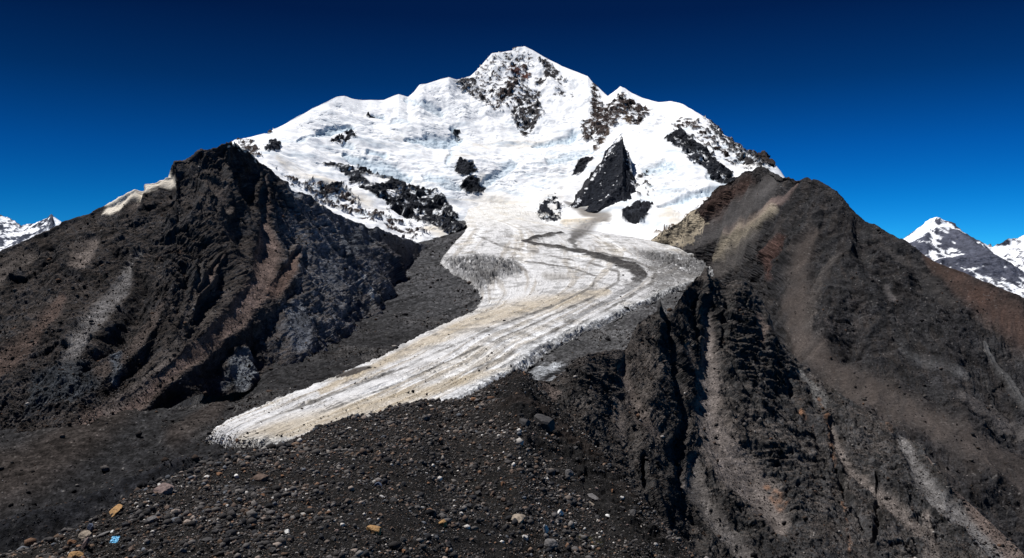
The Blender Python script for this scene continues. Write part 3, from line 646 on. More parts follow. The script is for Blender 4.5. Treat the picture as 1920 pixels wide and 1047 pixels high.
def build_left_mountain():
    px = np.linspace(-330, 850, int(760 * DETAIL))
    kx = [-330, -150, 0, 120, 240, 330, 420, 500, 580, 650, 700, 740, 775, 800, 850]
    P = loft(px, [LM_FOOT, between(LM_FOOT, LM_CREST, .34, .24, kx), between(LM_FOOT, LM_CREST, .68, .60, kx), LM_CREST], scale_rows(190, 180, 170), (350, 220))
    N = normals(P); u, v = seen(P)
    q = fbm3(P, (120, 120, 120), 4, 300)
    wu, wv = u + 9 * fbm3(P, (50, 50, 50), 4, 301), v + 9 * fbm3(P, (50, 50, 50), 4, 304)
    gul = [  # outline of each scree run, colour, how strongly
        ([(500, 322, 4), (506, 380, 9), (507, 430, 15), (512, 470, 22), (492, 530, 24), (450, 590, 22), (395, 640, 18), (325, 692, 17), (255, 748, 24), (180, 800, 36)], (0.108, 0.080, 0.070), 1.0),
        ([(575, 455, 6), (548, 500, 13), (515, 545, 16)], (0.088, 0.060, 0.050), .8),
        ([(425, 470, 4), (405, 500, 9), (370, 540, 7)], (0.075, 0.055, 0.048), .6),
        ([(265, 350, 5), (245, 385, 10), (225, 400, 8)], (0.085, 0.072, 0.066), .7), ([(385, 320, 6), (420, 350, 12), (440, 380, 9)], (0.065, 0.055, 0.05), .7),
        ([(172, 440, 12), (150, 470, 22), (140, 490, 14)], (0.10, 0.085, 0.078), .85), ([(250, 460, 8), (238, 500, 10), (225, 530, 14), (185, 580, 17), (150, 630, 16), (120, 680, 16)], (0.115, 0.110, 0.110), .8),
        ([(375, 480, 4), (365, 560, 8), (350, 610, 10), (330, 650, 12), (270, 715, 16), (210, 760, 16)], (0.075, 0.066, 0.062), .65),
        ([(120, 560, 10), (90, 600, 16), (40, 650, 20), (-30, 700, 24)], (0.062, 0.045, 0.039), .8), ([(60, 470, 14), (0, 500, 20), (-80, 540, 26)], (0.060, 0.052, 0.048), .8),
        ([(690, 390, 6), (700, 440, 12), (770, 470, 16), (800, 500, 20)], (0.05, 0.047, 0.046), .6), ([(300, 560, 8), (280, 600, 12), (235, 650, 12), (180, 690, 14)], (0.062, 0.05, 0.045), .7),
        ([(640, 420, 4), (655, 470, 6)], (0.10, 0.10, 0.11), .5),
        ([(560, 570, 12), (568, 605, 18), (570, 640, 14)], (0.135, 0.145, 0.165), .75), ([(462, 655, 13), (456, 685, 20), (458, 708, 16)], (0.19, 0.205, 0.23), .6), ([(548, 346, 8), (558, 362, 9)], (0.15, 0.165, 0.19), .7), ([(610, 470, 12), (640, 520, 16), (640, 560, 12)], (0.075, 0.080, 0.092), .45)]
    wide = np.zeros_like(u); calm = np.zeros_like(u); carve = np.zeros_like(u)
    for pts, colr, a in gul:
        d_ = path(wu, wv, pts); calm = np.maximum(calm, sstep(1.25, .45, d_) * a); carve = np.maximum(carve, np.exp(-(d_ / 1.1) ** 2) * a); wide = np.maximum(wide, sstep(2.6, .9, d_) * a)
    rough = 1 - .93 * calm
    P0 = P
    P, e, cg, b = rock_relief(P, N, 210., 24., 310, rough, 58, erode=1.3, crag=.36, bed_amp=.12, lean=-.5, block=.30, ledge=.10, fine_amp=.20, octv=5, pb=.18 * sstep(300, 100, u), rough_e=1 - .95 * wide, fade=.5 + .5 * sstep(0, 34, v - curve(px, LM_CREST, 1, False)[None]))
    P = P - blur(N, 6) * (carve * (12 * sstep(540, 440, v) + .5))[..., None]
    N2 = normals(P); steep = N2[..., 2]
    fine = fbm3(P, (15, 15, 15), 4, 320)
    c = np.empty(P.shape); c[:] = ROCK
    c = mix(c, WARM, sstep(600, 420, u + 60 * q) * .8); c = mix(c, (0.020, 0.0195, 0.021), sstep(0, .35, cg + .5 * q) * sstep(420, 260, u) * .75); c = mix(c, (0.105, 0.114, 0.134), sstep(500, 650, u + 60 * q) * .95)  # last mix: rock colour lightened on the right flank to lift its shade
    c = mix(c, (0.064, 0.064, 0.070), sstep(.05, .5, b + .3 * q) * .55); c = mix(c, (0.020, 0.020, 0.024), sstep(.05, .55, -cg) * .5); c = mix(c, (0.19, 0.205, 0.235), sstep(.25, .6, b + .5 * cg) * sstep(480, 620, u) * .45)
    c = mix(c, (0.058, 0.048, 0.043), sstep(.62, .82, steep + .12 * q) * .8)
    for pts, colr, a in gul:
        m = sstep(1.3, .4, path(wu, wv, pts)) * min(1, a * 1.1)
        c = mix(c, np.array(colr) * 1.45, m)
    rusty = sstep(1.2, .2, path(wu, wv, [(275, 462, 12), (330, 452, 16), (380, 430, 12)])) * sstep(.05, .4, fine); c = mix(c, (0.14, 0.075, 0.04), rusty * .7)
    slabs = [([(538, 352), (556, 344), (572, 356), (548, 372)], (0.13, 0.145, 0.165)), ([(545, 570), (580, 560), (590, 600), (582, 640), (560, 648), (540, 610)], (0.105, 0.112, 0.128)), ([(440, 660), (462, 645), (484, 655), (492, 690), (470, 712), (426, 712), (428, 690)], (0.17, 0.185, 0.205)),
             ([(640, 440), (700, 425), (720, 440), (660, 480)], (0.075, 0.082, 0.095)), ([(60, 690), (150, 660), (190, 700), (130, 760), (40, 760)], (0.05, 0.055, 0.063)), ([(210, 650), (228, 640), (230, 690), (215, 700)], (0.085, 0.095, 0.11)), ([(700, 560), (725, 556), (728, 566), (705, 568)], (0.11, 0.105, 0.10))]
    for pts, colr in slabs:
        c = mix(c, colr, sstep(-8, 8, poly(wu, wv, pts) + 10 * fine) * (.5 + .5 * sstep(-.3, .3, b)))
    tr = np.minimum(path(u, v, [(691, 500, 1.6), (692, 522, 1.6), (699, 535, 2.2), (706, 554, 2.2)]), path(u, v, [(713, 536, 1.4), (724, 552, 2.0)]))
    c = mix(c, (0.5, 0.5, 0.5), sstep(1.4, .6, tr) * .8)
    sn = sstep(-3, 3, poly(u + 6 * fine, v + 4 * fine, [(188, 396), (206, 370), (240, 352), (280, 334), (312, 316), (314, 334), (272, 352), (228, 374), (200, 394)]))
    sn = np.maximum(sn, sstep(.42, .55, .6 * sstep(1.3, .3, path(wu, wv, [(440, 262, 6), (470, 280, 9), (486, 298, 6)])) + .6 * fine))
    sn = np.maximum(sn, sstep(.45, .55, .62 * sstep(1.3, .2, path(wu, wv, [(600, 376, 6), (650, 396, 7), (720, 410, 8), (790, 440, 12)])) + .6 * fine))
    c = c * TONE * (1.45 + .75 * sstep(480, 640, u + 40 * q))[..., None] * (1 + .9 * fine + .35 * q)[..., None] * grain(u.shape, .22, 31)[..., None]  # extra brightness on the right lifts the shaded flank through its colour
    c = mix(c, (0.66, 0.60, 0.51), sn)
    SURF["left"] = (P, (.2 + steep ** 2) * (1 - sn) * (u > -60) * (np.arange(P.shape[0])[:, None] < 540 * DETAIL))
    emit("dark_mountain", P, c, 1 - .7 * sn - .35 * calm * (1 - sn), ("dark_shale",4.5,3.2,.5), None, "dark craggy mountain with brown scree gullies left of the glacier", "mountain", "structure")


# ------------------------------------------------------------------ the scree mountain right of the glacier
RM_FOOT = [(1190, 480, 2200), (1270, 482, 2120), (1320, 512, 1800), (1380, 560, 1500), (1440, 680, 1100), (1500, 780, 930), (1600, 900, 790), (1700, 1010, 700), (1800, 1110, 640), (1920, 1240, 580), (2060, 1360, 540), (2250, 1500, 500)]
RM_CREST = [(1190, 466, 2330), (1230, 440, 2250), (1262, 421, 2150), (1300, 393, 2030), (1325, 369, 1950), (1350, 346, 1860), (1390, 322, 1740), (1420, 312, 1650), (1450, 319, 1560), (1475, 331, 1490), (1490, 333, 1450), (1510, 332, 1420), (1532, 337, 1390), (1560, 351, 1360), (1580, 367, 1330), (1600, 386, 1300), (1622, 413, 1275), (1640, 416, 1260), (1660, 426, 1240), (1700, 447, 1200), (1760, 483, 1145), (1800, 501, 1110), (1850, 523, 1080), (1920, 553, 1045), (2060, 620, 1000), (2250, 720, 920)]


def build_right_mountain():
    px = np.linspace(1190, 2250, int(660 * DETAIL))
    kx = [1190, 1250, 1310, 1360, 1410, 1450, 1490, 1540, 1600, 1660, 1720, 1800, 1900, 2060, 2250]
    P = loft(px, [RM_FOOT, between(RM_FOOT, RM_CREST, .34, .27, kx), between(RM_FOOT, RM_CREST, .68, .62, kx), RM_CREST], scale_rows(170, 170, 180), (400, 260))
    N = normals(P); u, v = seen(P)
    q = fbm3(P, (110, 110, 110), 4, 400)
    wu, wv = u + 14 * fbm3(P, (60, 60, 60), 4, 401), v + 10 * fbm3(P, (60, 60, 60), 4, 404)
    runs = [([(1488, 336, 3), (1450, 372, 6), (1405, 404, 9), (1360, 430, 10)], (0.155, 0.115, 0.105), .9),
            ([(1455, 328, 10), (1420, 360, 20), (1360, 410, 24), (1300, 450, 22), (1250, 476, 16)], (0.070, 0.066, 0.066), .95), ([(1440, 385, 8), (1405, 415, 16), (1365, 450, 20), (1340, 480, 14)], (0.22, 0.19, 0.145), .75),
            ([(1400, 440, 14), (1370, 480, 22), (1340, 505, 18)], (0.10, 0.092, 0.088), .8), ([(1525, 430, 8), (1500, 470, 22), (1490, 530, 26), (1485, 590, 30), (1505, 640, 34), (1560, 690, 38), (1650, 735, 38), (1770, 795, 34), (1930, 880, 34), (2100, 990, 34)], (0.074, 0.062, 0.057), .95),
            ([(1560, 480, 10), (1520, 540, 12), (1510, 600, 16)], (0.085, 0.075, 0.070), .6), ([(1740, 476, 10), (1800, 520, 26), (1860, 560, 34), (1930, 610, 40), (2040, 680, 50)], (0.085, 0.054, 0.044), .95), ([(1650, 450, 6), (1720, 500, 14), (1780, 560, 14)], (0.055, 0.050, 0.049), .7),
            ([(1665, 535, 8), (1672, 548, 9)], (0.13, 0.12, 0.12), .8), ([(1850, 630, 3), (1880, 672, 6), (1915, 720, 8), (1950, 770, 9)], (0.12, 0.12, 0.122), .8), ([(1690, 652, 8), (1745, 672, 12), (1810, 690, 12)], (0.115, 0.115, 0.12), .6), ([(1800, 730, 12), (1870, 760, 16), (1930, 800, 16)], (0.11, 0.10, 0.098), .6)]
    calm = np.zeros_like(u); carve = np.zeros_like(u)
    for pts, colr, a in runs:
        d_ = path(wu, wv, pts); calm = np.maximum(calm, sstep(1.3, .45, d_) * a); carve = np.maximum(carve, np.exp(-(d_ / 1.1) ** 2) * a)
    rough = 1 - .94 * calm; rough *= .75 + .25 * sstep(-.3, .3, q)
    P, e, cg, b = rock_relief(P, N, 150., 15., 410, rough, -48, pb=.12, erode=1.55, crag=.60, bed_amp=.3, lean=.4, block=.34, ledge=.2, fine_amp=.20, fade=.55 + .45 * sstep(0, 30, v - curve(px, RM_CREST, 1, False)[None]))
    P = P - blur(N, 6) * (6 * carve)[..., None]
    N2 = normals(P); steep = N2[..., 2]
    fine = fbm3(P, (13, 13, 13), 4, 420)
    c = np.empty(P.shape); c[:] = (0.040, 0.036, 0.035); c = mix(c, (0.062, 0.052, 0.048), sstep(-.1, .5, q + .5 * e) * .8); c = mix(c, (0.030, 0.031, 0.034), sstep(.1, .5, b) * .7); c = mix(c, (0.024, 0.024, 0.027), sstep(.0, .45, cg) * .6 * rough)
    c = mix(c, (0.062, 0.040, 0.034), sstep(-10, 14, poly(wu, wv, [(1300, 392), (1350, 348), (1400, 324), (1412, 340), (1360, 385), (1325, 430), (1300, 425)])) * .9)
    c = mix(c, (0.09, 0.045, 0.035), sstep(1.2, .2, path(wu, wv, [(1455, 440, 10), (1430, 480, 16), (1440, 520, 12)])) * .5)
    strk = fbm3(np.stack([P[..., 0] * .72 + P[..., 2] * .69, P[..., 1], P[..., 2] * .72 - P[..., 0] * .69], -1), (120, 60, 9), 4, 430, .6)
    for pts, colr, a in runs: c = mix(c, np.array(colr) * (1.35 if pts[0][0] < 1490 and pts[0][1] < 390 else 1.02), np.clip(sstep(1.4, .2, path(wu, wv, pts)) * a * (.75 + .7 * strk), 0, 1))
    cs = sstep(.44, .55, .6 * sstep(-10, 16, poly(wu, wv, [(1190, 440), (1240, 425), (1300, 380), (1330, 420), (1290, 470), (1200, 480)])) + .5 * fine); c = mix(c, (0.42, 0.36, 0.27), cs * .8)
    spot = sstep(.55, .72, noise3(P[..., 0] / 3.4, P[..., 1] / 3.4, P[..., 2] / 3.4, 425)) * sstep(.1, .5, noise3(P[..., 0] / 60, P[..., 1] / 60, P[..., 2] / 60, 427) + .3)
    c = c * TONE * 1.65 * (1 + .8 * fine * (1 - .7 * calm) + .3 * q)[..., None] * (1 + (grain(u.shape, .22, 32) - 1) * (1 - .6 * calm))[..., None]; c = mix(c, (0.15, 0.14, 0.135), spot * .6)
    SURF["right"] = (P, (.2 + steep ** 2) * (1 - .6 * calm) * (u < 1990) * (np.arange(P.shape[0])[:, None] < 520 * DETAIL))
    emit("scree_mountain", P, c, 1 - .35 * calm, ("grey_scree",3.6,2.4,.42), None, "brown-grey scree mountain sloping down on the right of the glacier", "mountain", "structure")


# ------------------------------------------------------------------ the near rock spur and the moraine hill
SP_BASE = [(860, 1040, 140), (1000, 1050, 150), (1100, 1080, 160), (1200, 1120, 165), (1300, 1160, 168), (1400, 1190, 165), (1500, 1220, 160), (1600, 1250, 155), (1700, 1270, 150), (1800, 1290, 145), (1930, 1320, 140), (2150, 1420, 130)]
SP_CREST = [(860, 770, 204), (950, 712, 206), (985, 708, 210), (1003, 715, 212), (1030, 714, 214), (1050, 700, 216), (1075, 678, 219), (1100, 664, 222), (1140, 660, 228), (1172, 656, 235), (1184, 632, 240), (1197, 604, 246), (1215, 594, 250), (1228, 584, 253), (1237, 565, 256), (1243, 578, 257), (1250, 591, 258), (1262, 580, 262), (1272, 566, 268), (1282, 546, 275), (1296, 534, 282), (1307, 520, 289), (1316, 510, 293), (1323, 505, 295), (1330, 513, 297), (1345, 519, 299), (1362, 528, 300), (1380, 524, 300), (1396, 526, 300), (1410, 534, 300), (1420, 550, 298), (1430, 566, 296),
            (1441, 584, 292), (1450, 612, 288), (1462, 640, 283), (1488, 672, 276), (1520, 698, 270), (1560, 726, 262), (1600, 760, 252), (1640, 786, 244), (1690, 806, 236), (1730, 836, 228), (1760, 876, 218), (1800, 920, 210), (1860, 972, 198), (1930, 1040, 185), (2150, 1220, 160)]


def build_spur():
    px = np.linspace(860, 2150, int(900 * DETAIL))
    kx = [860, 950, 1010, 1080, 1140, 1190, 1237, 1280, 1323, 1396, 1440, 1490, 1560, 1640, 1730, 1800, 1930, 2150]
    P = loft(px, [SP_BASE, between(SP_BASE, SP_CREST, .36, .24, kx), between(SP_BASE, SP_CREST, .70, .60, kx), SP_CREST], scale_rows(220, 220, 200), (60, 70))
    N = normals(P); u, v = seen(P)
    q = fbm3(P, (24, 24, 24), 4, 500)
    wu, wv = u + 14 * fbm3(P, (12, 12, 12), 4, 501), v + 12 * fbm3(P, (12, 12, 12), 4, 504)
    runs = [([(1325, 575, 5), (1335, 610, 9), (1330, 650, 13), (1332, 700, 22), (1335, 760, 28), (1350, 820, 38), (1385, 870, 42), (1430, 920, 34), (1460, 970, 22)], (0.098, 0.085, 0.079), .95, 3.2),
            ([(1290, 640, 4), (1310, 680, 6), (1320, 720, 8)], (0.08, 0.068, 0.062), .8, 1.), ([(1310, 850, 12), (1308, 900, 18), (1350, 970, 20), (1400, 1020, 24), (1460, 1090, 26)], (0.088, 0.080, 0.076), .95, 2.5),
            ([(1500, 690, 4), (1520, 720, 9), (1545, 750, 10)], (0.10, 0.098, 0.096), .8, .6), ([(1560, 790, 6), (1572, 830, 9), (1600, 880, 13), (1650, 925, 15), (1720, 980, 16)], (0.090, 0.078, 0.072), .85, 2.0), ([(1690, 815, 10), (1715, 870, 16), (1760, 930, 18), (1830, 990, 22), (1920, 1060, 26)], (0.098, 0.094, 0.094), .95, 2.2),
            ([(1745, 850, 10), (1790, 900, 16), (1850, 970, 18), (1930, 1050, 20)], (0.092, 0.072, 0.064), .9, 1.), ([(1735, 950, 8), (1745, 1000, 16), (1760, 1060, 22)], (0.092, 0.080, 0.074), .8, 1.2),
            ([(1165, 690, 8), (1185, 735, 12), (1200, 780, 14), (1235, 810, 12)], (0.072, 0.060, 0.054), .85, 1.4), ([(1160, 750, 8), (1165, 800, 14), (1170, 830, 8)], (0.080, 0.068, 0.061), .8, .6), ([(1440, 610, 4), (1425, 590, 8), (1430, 640, 8)], (0.09, 0.068, 0.06), .6, .5),
            ([(1205, 590, 2), (1290, 560, 2)], (0.05, 0.04, 0.03), 0., 0.), ([(1020, 720, 10), (1040, 735, 14)], (0.075, 0.058, 0.052), .6, 0.)]
    cleft = [([(1268, 690, 5), (1280, 740, 9), (1286, 800, 12), (1282, 850, 13), (1290, 900, 9)], 2.2), ([(1252, 600, 3), (1258, 640, 6), (1270, 690, 6)], 2.5), ([(1310, 560, 3), (1312, 610, 5), (1318, 660, 4)], 2.), ([(1355, 590, 3), (1358, 640, 5)], 2.), ([(1120, 830, 6), (1140, 900, 9), (1170, 950, 10), (1190, 1010, 8)], 4.), ([(1210, 860, 5), (1225, 930, 8), (1240, 1010, 8)], 3.5),
             ([(1560, 850, 4), (1590, 920, 5), (1630, 1000, 6)], 2.5), ([(1640, 880, 3), (1650, 940, 5), (1640, 1010, 6)], 2.5), ([(1500, 640, 3), (1560, 740, 4)], 0), ([(1470, 700, 4), (1520, 790, 6), (1550, 850, 6)], 2.)]
    calm = np.zeros_like(u); carve = np.zeros_like(u)
    for pts, colr, a, dp in runs:
        d_ = path(wu, wv, pts); calm = np.maximum(calm, sstep(1.25, .5, d_) * a); carve = np.maximum(carve, np.exp(-(d_ / 1.1) ** 2) * dp)
    for pts, dp in cleft: carve = np.maximum(carve, np.exp(-path(wu, wv, pts) ** 2) * dp)
    rough = 1 - .95 * calm
    P, e, cg, b = rock_relief(P, N, 40., 4.6, 510, rough, -62, pb=.15, erode=.8, crag=.72, bed_amp=.2, lean=.45, block=.36, ledge=.2, fine_amp=.20, octv=5, fade=(.38 + .62 * sstep(0, 36, v - curve(px, SP_CREST, 1, False)[None])) * (.62 + .38 * sstep(1240, 1330, u)))
    P = P - blur(N, 6) * carve[..., None]
    fine = fbm3(P, (2.6, 2.6, 2.6), 4, 520); N2 = normals(P); steep = N2[..., 2]
    P = P + N2 * (fine * .45 * (.25 + .75 * rough))[..., None]
    c = np.empty(P.shape); c[:] = (0.042, 0.041, 0.041); c = mix(c, (0.056, 0.049, 0.045), sstep(-.1, .4, q) * .8); c = mix(c, (0.020, 0.020, 0.021), sstep(.0, .5, cg) * .55 * rough); c = mix(c, (0.060, 0.061, 0.066), sstep(.1, .5, b) * .45 * sstep(1350, 1500, u))
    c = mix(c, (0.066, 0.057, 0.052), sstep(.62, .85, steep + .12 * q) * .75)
    for pts, colr, a, dp in runs: c = mix(c, np.array(colr) * 1.3, sstep(1.25, .4, path(wu, wv, pts)) * a)
    rust = np.minimum.reduce([path(wu, wv, p) for p in ([(1538, 745, 5), (1552, 785, 7), (1560, 830, 6), (1565, 860, 4)], [(1508, 765, 5), (1520, 790, 6)], [(1583, 940, 4), (1590, 1040, 5)], [(1440, 900, 5), (1470, 940, 8)], [(1100, 870, 2), (1130, 920, 3)], [(1640, 770, 8), (1670, 800, 10)])])
    c = mix(c, (0.16, 0.085, 0.050), sstep(1.3, .2, rust) * sstep(-.2, .3, fine) * .75)
    moss = np.minimum(path(wu, wv, [(1309, 555, 3), (1311, 590, 3)]), path(wu, wv, [(1280, 620, 6), (1285, 640, 4)])); c = mix(c, (0.10, 0.075, 0.025), sstep(1.3, .2, moss) * sstep(-.1, .3, fine) * .6)
    c = mix(c, (0.14, 0.11, 0.10), sstep(-4, 5, poly(wu, wv, [(1425, 612), (1445, 606), (1448, 622), (1430, 626)])) * .7)
    sp = sstep(.56, .72, noise3(P[..., 0] / .9, P[..., 1] / .9, P[..., 2] / .9, 525)) * sstep(0, .4, q + .25)
    c = c * TONE * 1.8 * (1 + .8 * fine + .3 * q)[..., None] * grain(u.shape, .25, 33)[..., None]; c = mix(c, (0.16, 0.15, 0.14), sp * .6)
    SURF["spur"] = (P, (.15 + steep ** 2) * (1 - .55 * calm) * (u < 1980) * (np.arange(P.shape[0])[:, None] < 640 * DETAIL))
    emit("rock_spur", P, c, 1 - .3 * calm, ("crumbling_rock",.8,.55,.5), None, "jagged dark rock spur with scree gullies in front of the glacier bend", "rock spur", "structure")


KN_NEAR = [(-250, 1300, 36), (400, 1290, 37), (700, 1250, 44), (1000, 1210, 66), (1200, 1205, 72), (1400, 1203, 75)]
KN_CREST = [(-250, 1130, 52), (60, 1052, 59), (110, 1030, 60), (170, 998, 63), (200, 974, 66), (240, 944, 70), (275, 922, 74), (300, 908, 78), (350, 890, 84), (420, 872, 92), (480, 853, 100), (520, 842, 106), (560, 824, 114), (600, 806, 122), (640, 791, 132), (700, 776, 144), (760, 762, 158), (790, 750, 165), (803, 753, 168), (830, 757, 172), (862, 752, 176), (900, 735, 184), (930, 722, 188), (950, 712, 192), (965, 700, 195), (975, 697, 196), (990, 704, 196), (1005, 724, 192), (1040, 766, 180), (1080, 810, 165), (1115, 852, 150), (1150, 892, 138), (1190, 938, 126), (1230, 992, 114), (1280, 1045, 104), (1400, 1150, 88)]
HILL = {}; SURF = {}


def build_hill():
    px = np.linspace(-250, 1400, int(860 * DETAIL))
    P = loft(px, [KN_NEAR, KN_CREST], scale_rows(420), (70, 60))
    N = normals(P); u, v = seen(P)
    q = fbm3(P, (14, 14, 14), 4, 600); m = fbm3(P, (3.2, 3.2, 3.2), 4, 603, .55, True); f = fbm3(P, (.8, .8, .8), 4, 606, .6)
    wu, wv = u + 24 * q, v + 18 * q
    crag = sstep(-20, 40, poly(wu, wv, [(900, 740), (975, 690), (1100, 800), (1250, 990), (1300, 1060), (1180, 1040), (1080, 930), (960, 800)]))
    hollow = np.minimum.reduce([path(wu, wv, p) for p in ([(960, 800, 12), (1010, 850, 14), (1040, 880, 10)], [(840, 880, 20), (930, 940, 26), (1000, 1030, 24)], [(1090, 900, 10), (1140, 980, 14)], [(200, 1040, 26), (230, 1047, 20)])])
    ridge = fbm3(P, (7, 7, 7), 5, 609, .55, True)
    d = .9 * q + .28 * m + .10 * f + crag * (1.9 * ridge + .5 * m) - 1.1 * np.exp(-hollow ** 2)
    Ns = blur(N, 5); P = P + Ns * d[..., None]
    c = np.empty(P.shape); c[:] = (0.032, 0.0305, 0.030); c = mix(c, (0.047, 0.043, 0.041), sstep(-.1, .4, q) * .8); c = mix(c, (0.028, 0.028, 0.030), crag * .5)
    c = mix(c, (0.066, 0.050, 0.044), sstep(.0, .4, q) * crag * .6)
    c = c * TONE * .7 * (1 + .9 * f)[..., None] * grain(u.shape, .3, 34)[..., None]
    moss = path(wu, wv, [(1090, 1010, 10), (1120, 1025, 14)]); c = mix(c, (0.06, 0.055, 0.015), sstep(1.2, .3, moss) * sstep(-.1, .2, f) * .6)
    emit("moraine_hill", P, c, np.ones_like(u), ("stony_ground",.22,.16,.6), None, "stony dark moraine hill filling the foreground below the glacier", "hill", "structure")
    HILL["P"] = P; HILL["crag"] = crag


# ------------------------------------------------------------------ mountains far away on either side
def build_far(name, label, foot, crest, px0, px1, seed, snowy, base):
    px = np.linspace(px0, px1, int(240 * DETAIL))
    P = loft(px, [foot, between(foot, crest, .5, .45, [p[0] for p in foot]), crest], scale_rows(90, 90), (2500, 900))
    N = normals(P); u, v = seen(P)
    P, e, cg, b = rock_relief(P, N, 1300., 150., seed, np.ones_like(u), 60, erode=1.2, crag=.3, bed_amp=.1, block=.1, octv=5)
    n = fbm3(P, (130, 200, 260), 6, seed + 5, .66); s2 = fbm3(P, (900, 900, 900), 4, seed + 6)
    N2 = normals(P)
    cv = curve(px, crest, 1, False)[None]
    m = snowy + .95 * n + .35 * s2 - .6 * e + .9 * (blur(N2, 2)[..., 2] - .72) + .25 * sstep(24, 0, v - cv)
    sn = sstep(.44, .54, m)
    c = np.empty(P.shape); c[:] = base; c = c * (1 + .5 * n)[..., None]  # bluish base colour stands in for distance haze
    c = mix(c, (0.86, 0.88, 0.92), sn)
    emit(name, P, c, 1 - .9 * sn, (name+"_rock",60.,40.,.4), None, label, "mountain", "structure")


FAR_L = ("far_mountain", "distant snow-covered peak beyond the dark mountain's left shoulder", [(-260, 560, 15000), (0, 545, 15000), (260, 540, 15000)],
         [(-260, 380, 20000), (-120, 372, 20000), (-40, 392, 20000), (0, 401, 20000), (18, 405, 20000), (40, 420, 19500), (55, 418, 19500), (75, 411, 19500), (97, 401, 19500), (112, 411, 19500), (140, 428, 19500), (180, 455, 19500), (260, 500, 19500)], -260, 260, 700, .06, (0.075, 0.085, 0.115))
FAR_R = ("far_mountain", "distant rocky peak streaked with snow beyond the scree mountain's right slope", [(1560, 580, 11000), (1700, 570, 11000), (1850, 570, 11000), (2300, 590, 11000)],
         [(1560, 500, 14500), (1640, 462, 14500), (1693, 437, 14500), (1715, 420, 14500), (1738, 404, 14500), (1758, 398, 14500), (1775, 408, 14500), (1795, 420, 14300), (1830, 441, 14000), (1850, 448, 13800), (1863, 456, 13800), (1875, 448, 13900), (1888, 441, 14000), (1905, 440, 14000), (1925, 434, 14000), (1980, 425, 14000), (2060, 440, 14000), (2300, 500, 14000)], 1560, 2300, 720, -.10, (0.080, 0.086, 0.115))


def build_stage():
    from concurrent.futures import ThreadPoolExecutor
    with ThreadPoolExecutor(4) as ex:
        js = [ex.submit(f) for f in (build_spur, build_snow_mountain, build_left_mountain, build_right_mountain, build_valley, build_glacier, build_hill, build_pyramid)]
        js += [ex.submit(build_far, *a) for a in (FAR_L, FAR_R)]
        for q in js: q.result()
    flush()


# ------------------------------------------------------------------ stones
def ico(sub):
    import bmesh
    bm = bmesh.new(); bmesh.ops.create_icosphere(bm, subdivisions=sub, radius=1.0)
    v = np.array([w.co[:] for w in bm.verts]); f = np.array([[w.index for w in p.verts] for p in bm.faces]); bm.free()
    return v / np.linalg.norm(v, axis=1, keepdims=True), f


def stone_shape(dirs, r, planes=11, soft=0.0):
    n = r.normal(size=(planes, 3)); n /= np.linalg.norm(n, axis=1, keepdims=True)
    h = r.uniform(.55, .95, planes)
    dd = dirs @ n.T
    rad = np.min(np.where(dd > .05, h / np.maximum(dd, .05), 9), axis=1)
    rad = np.minimum(rad, 1.25)
    return dirs * rad[:, None] * (1 + r.uniform(-soft, soft, (len(dirs), 1)))


def stone_material(name, col, var=.35):
    m = bpy.data.materials.new(name); m.use_nodes = True; n, l = m.node_tree.nodes, m.node_tree.links
    b = n["Principled BSDF"]; b.inputs["Roughness"].default_value = .85; b.inputs["Specular IOR Level"].default_value = .2
    t = n.new("ShaderNodeTexCoord"); q = n.new("ShaderNodeTexNoise"); q.inputs["Scale"].default_value = 3.5; q.inputs["Detail"].default_value = 6
    l.new(t.outputs["Object"], q.inputs["Vector"])
    r = n.new("ShaderNodeValToRGB"); r.color_ramp.elements[0].position = .35; r.color_ramp.elements[1].position = .68
    r.color_ramp.elements[0].color = (*[c * (1 - var) for c in col], 1); r.color_ramp.elements[1].color = (*[min(.9, c * (1 + var)) for c in col], 1)
    l.new(q.outputs["Fac"], r.inputs[0]); l.new(r.outputs[0], b.inputs["Base Color"])
    bp = n.new("ShaderNodeBump"); bp.inputs["Distance"].default_value = .12; bp.inputs["Strength"].default_value = .8
    l.new(q.outputs["Fac"], bp.inputs["Height"]); l.new(bp.outputs[0], b.inputs["Normal"])
    return m


def hill_lookup():
    P = HILL["P"]; u, v = seen(P); N = normals(P)
    return P.reshape(-1, 3), u.reshape(-1), v.reshape(-1), N.reshape(-1, 3)


PAL = np.array([(.034, .032, .032), (.060, .056, .055), (.020, .020, .022), (.095, .088, .084), (.066, .050, .042), (.10, .070, .052), (.13, .080, .055), (.36, .34, .32), (.15, .125, .11), (.07, .075, .085)])
PROB = [.25, .20, .19, .10, .10, .04, .02, .025, .04, .035]


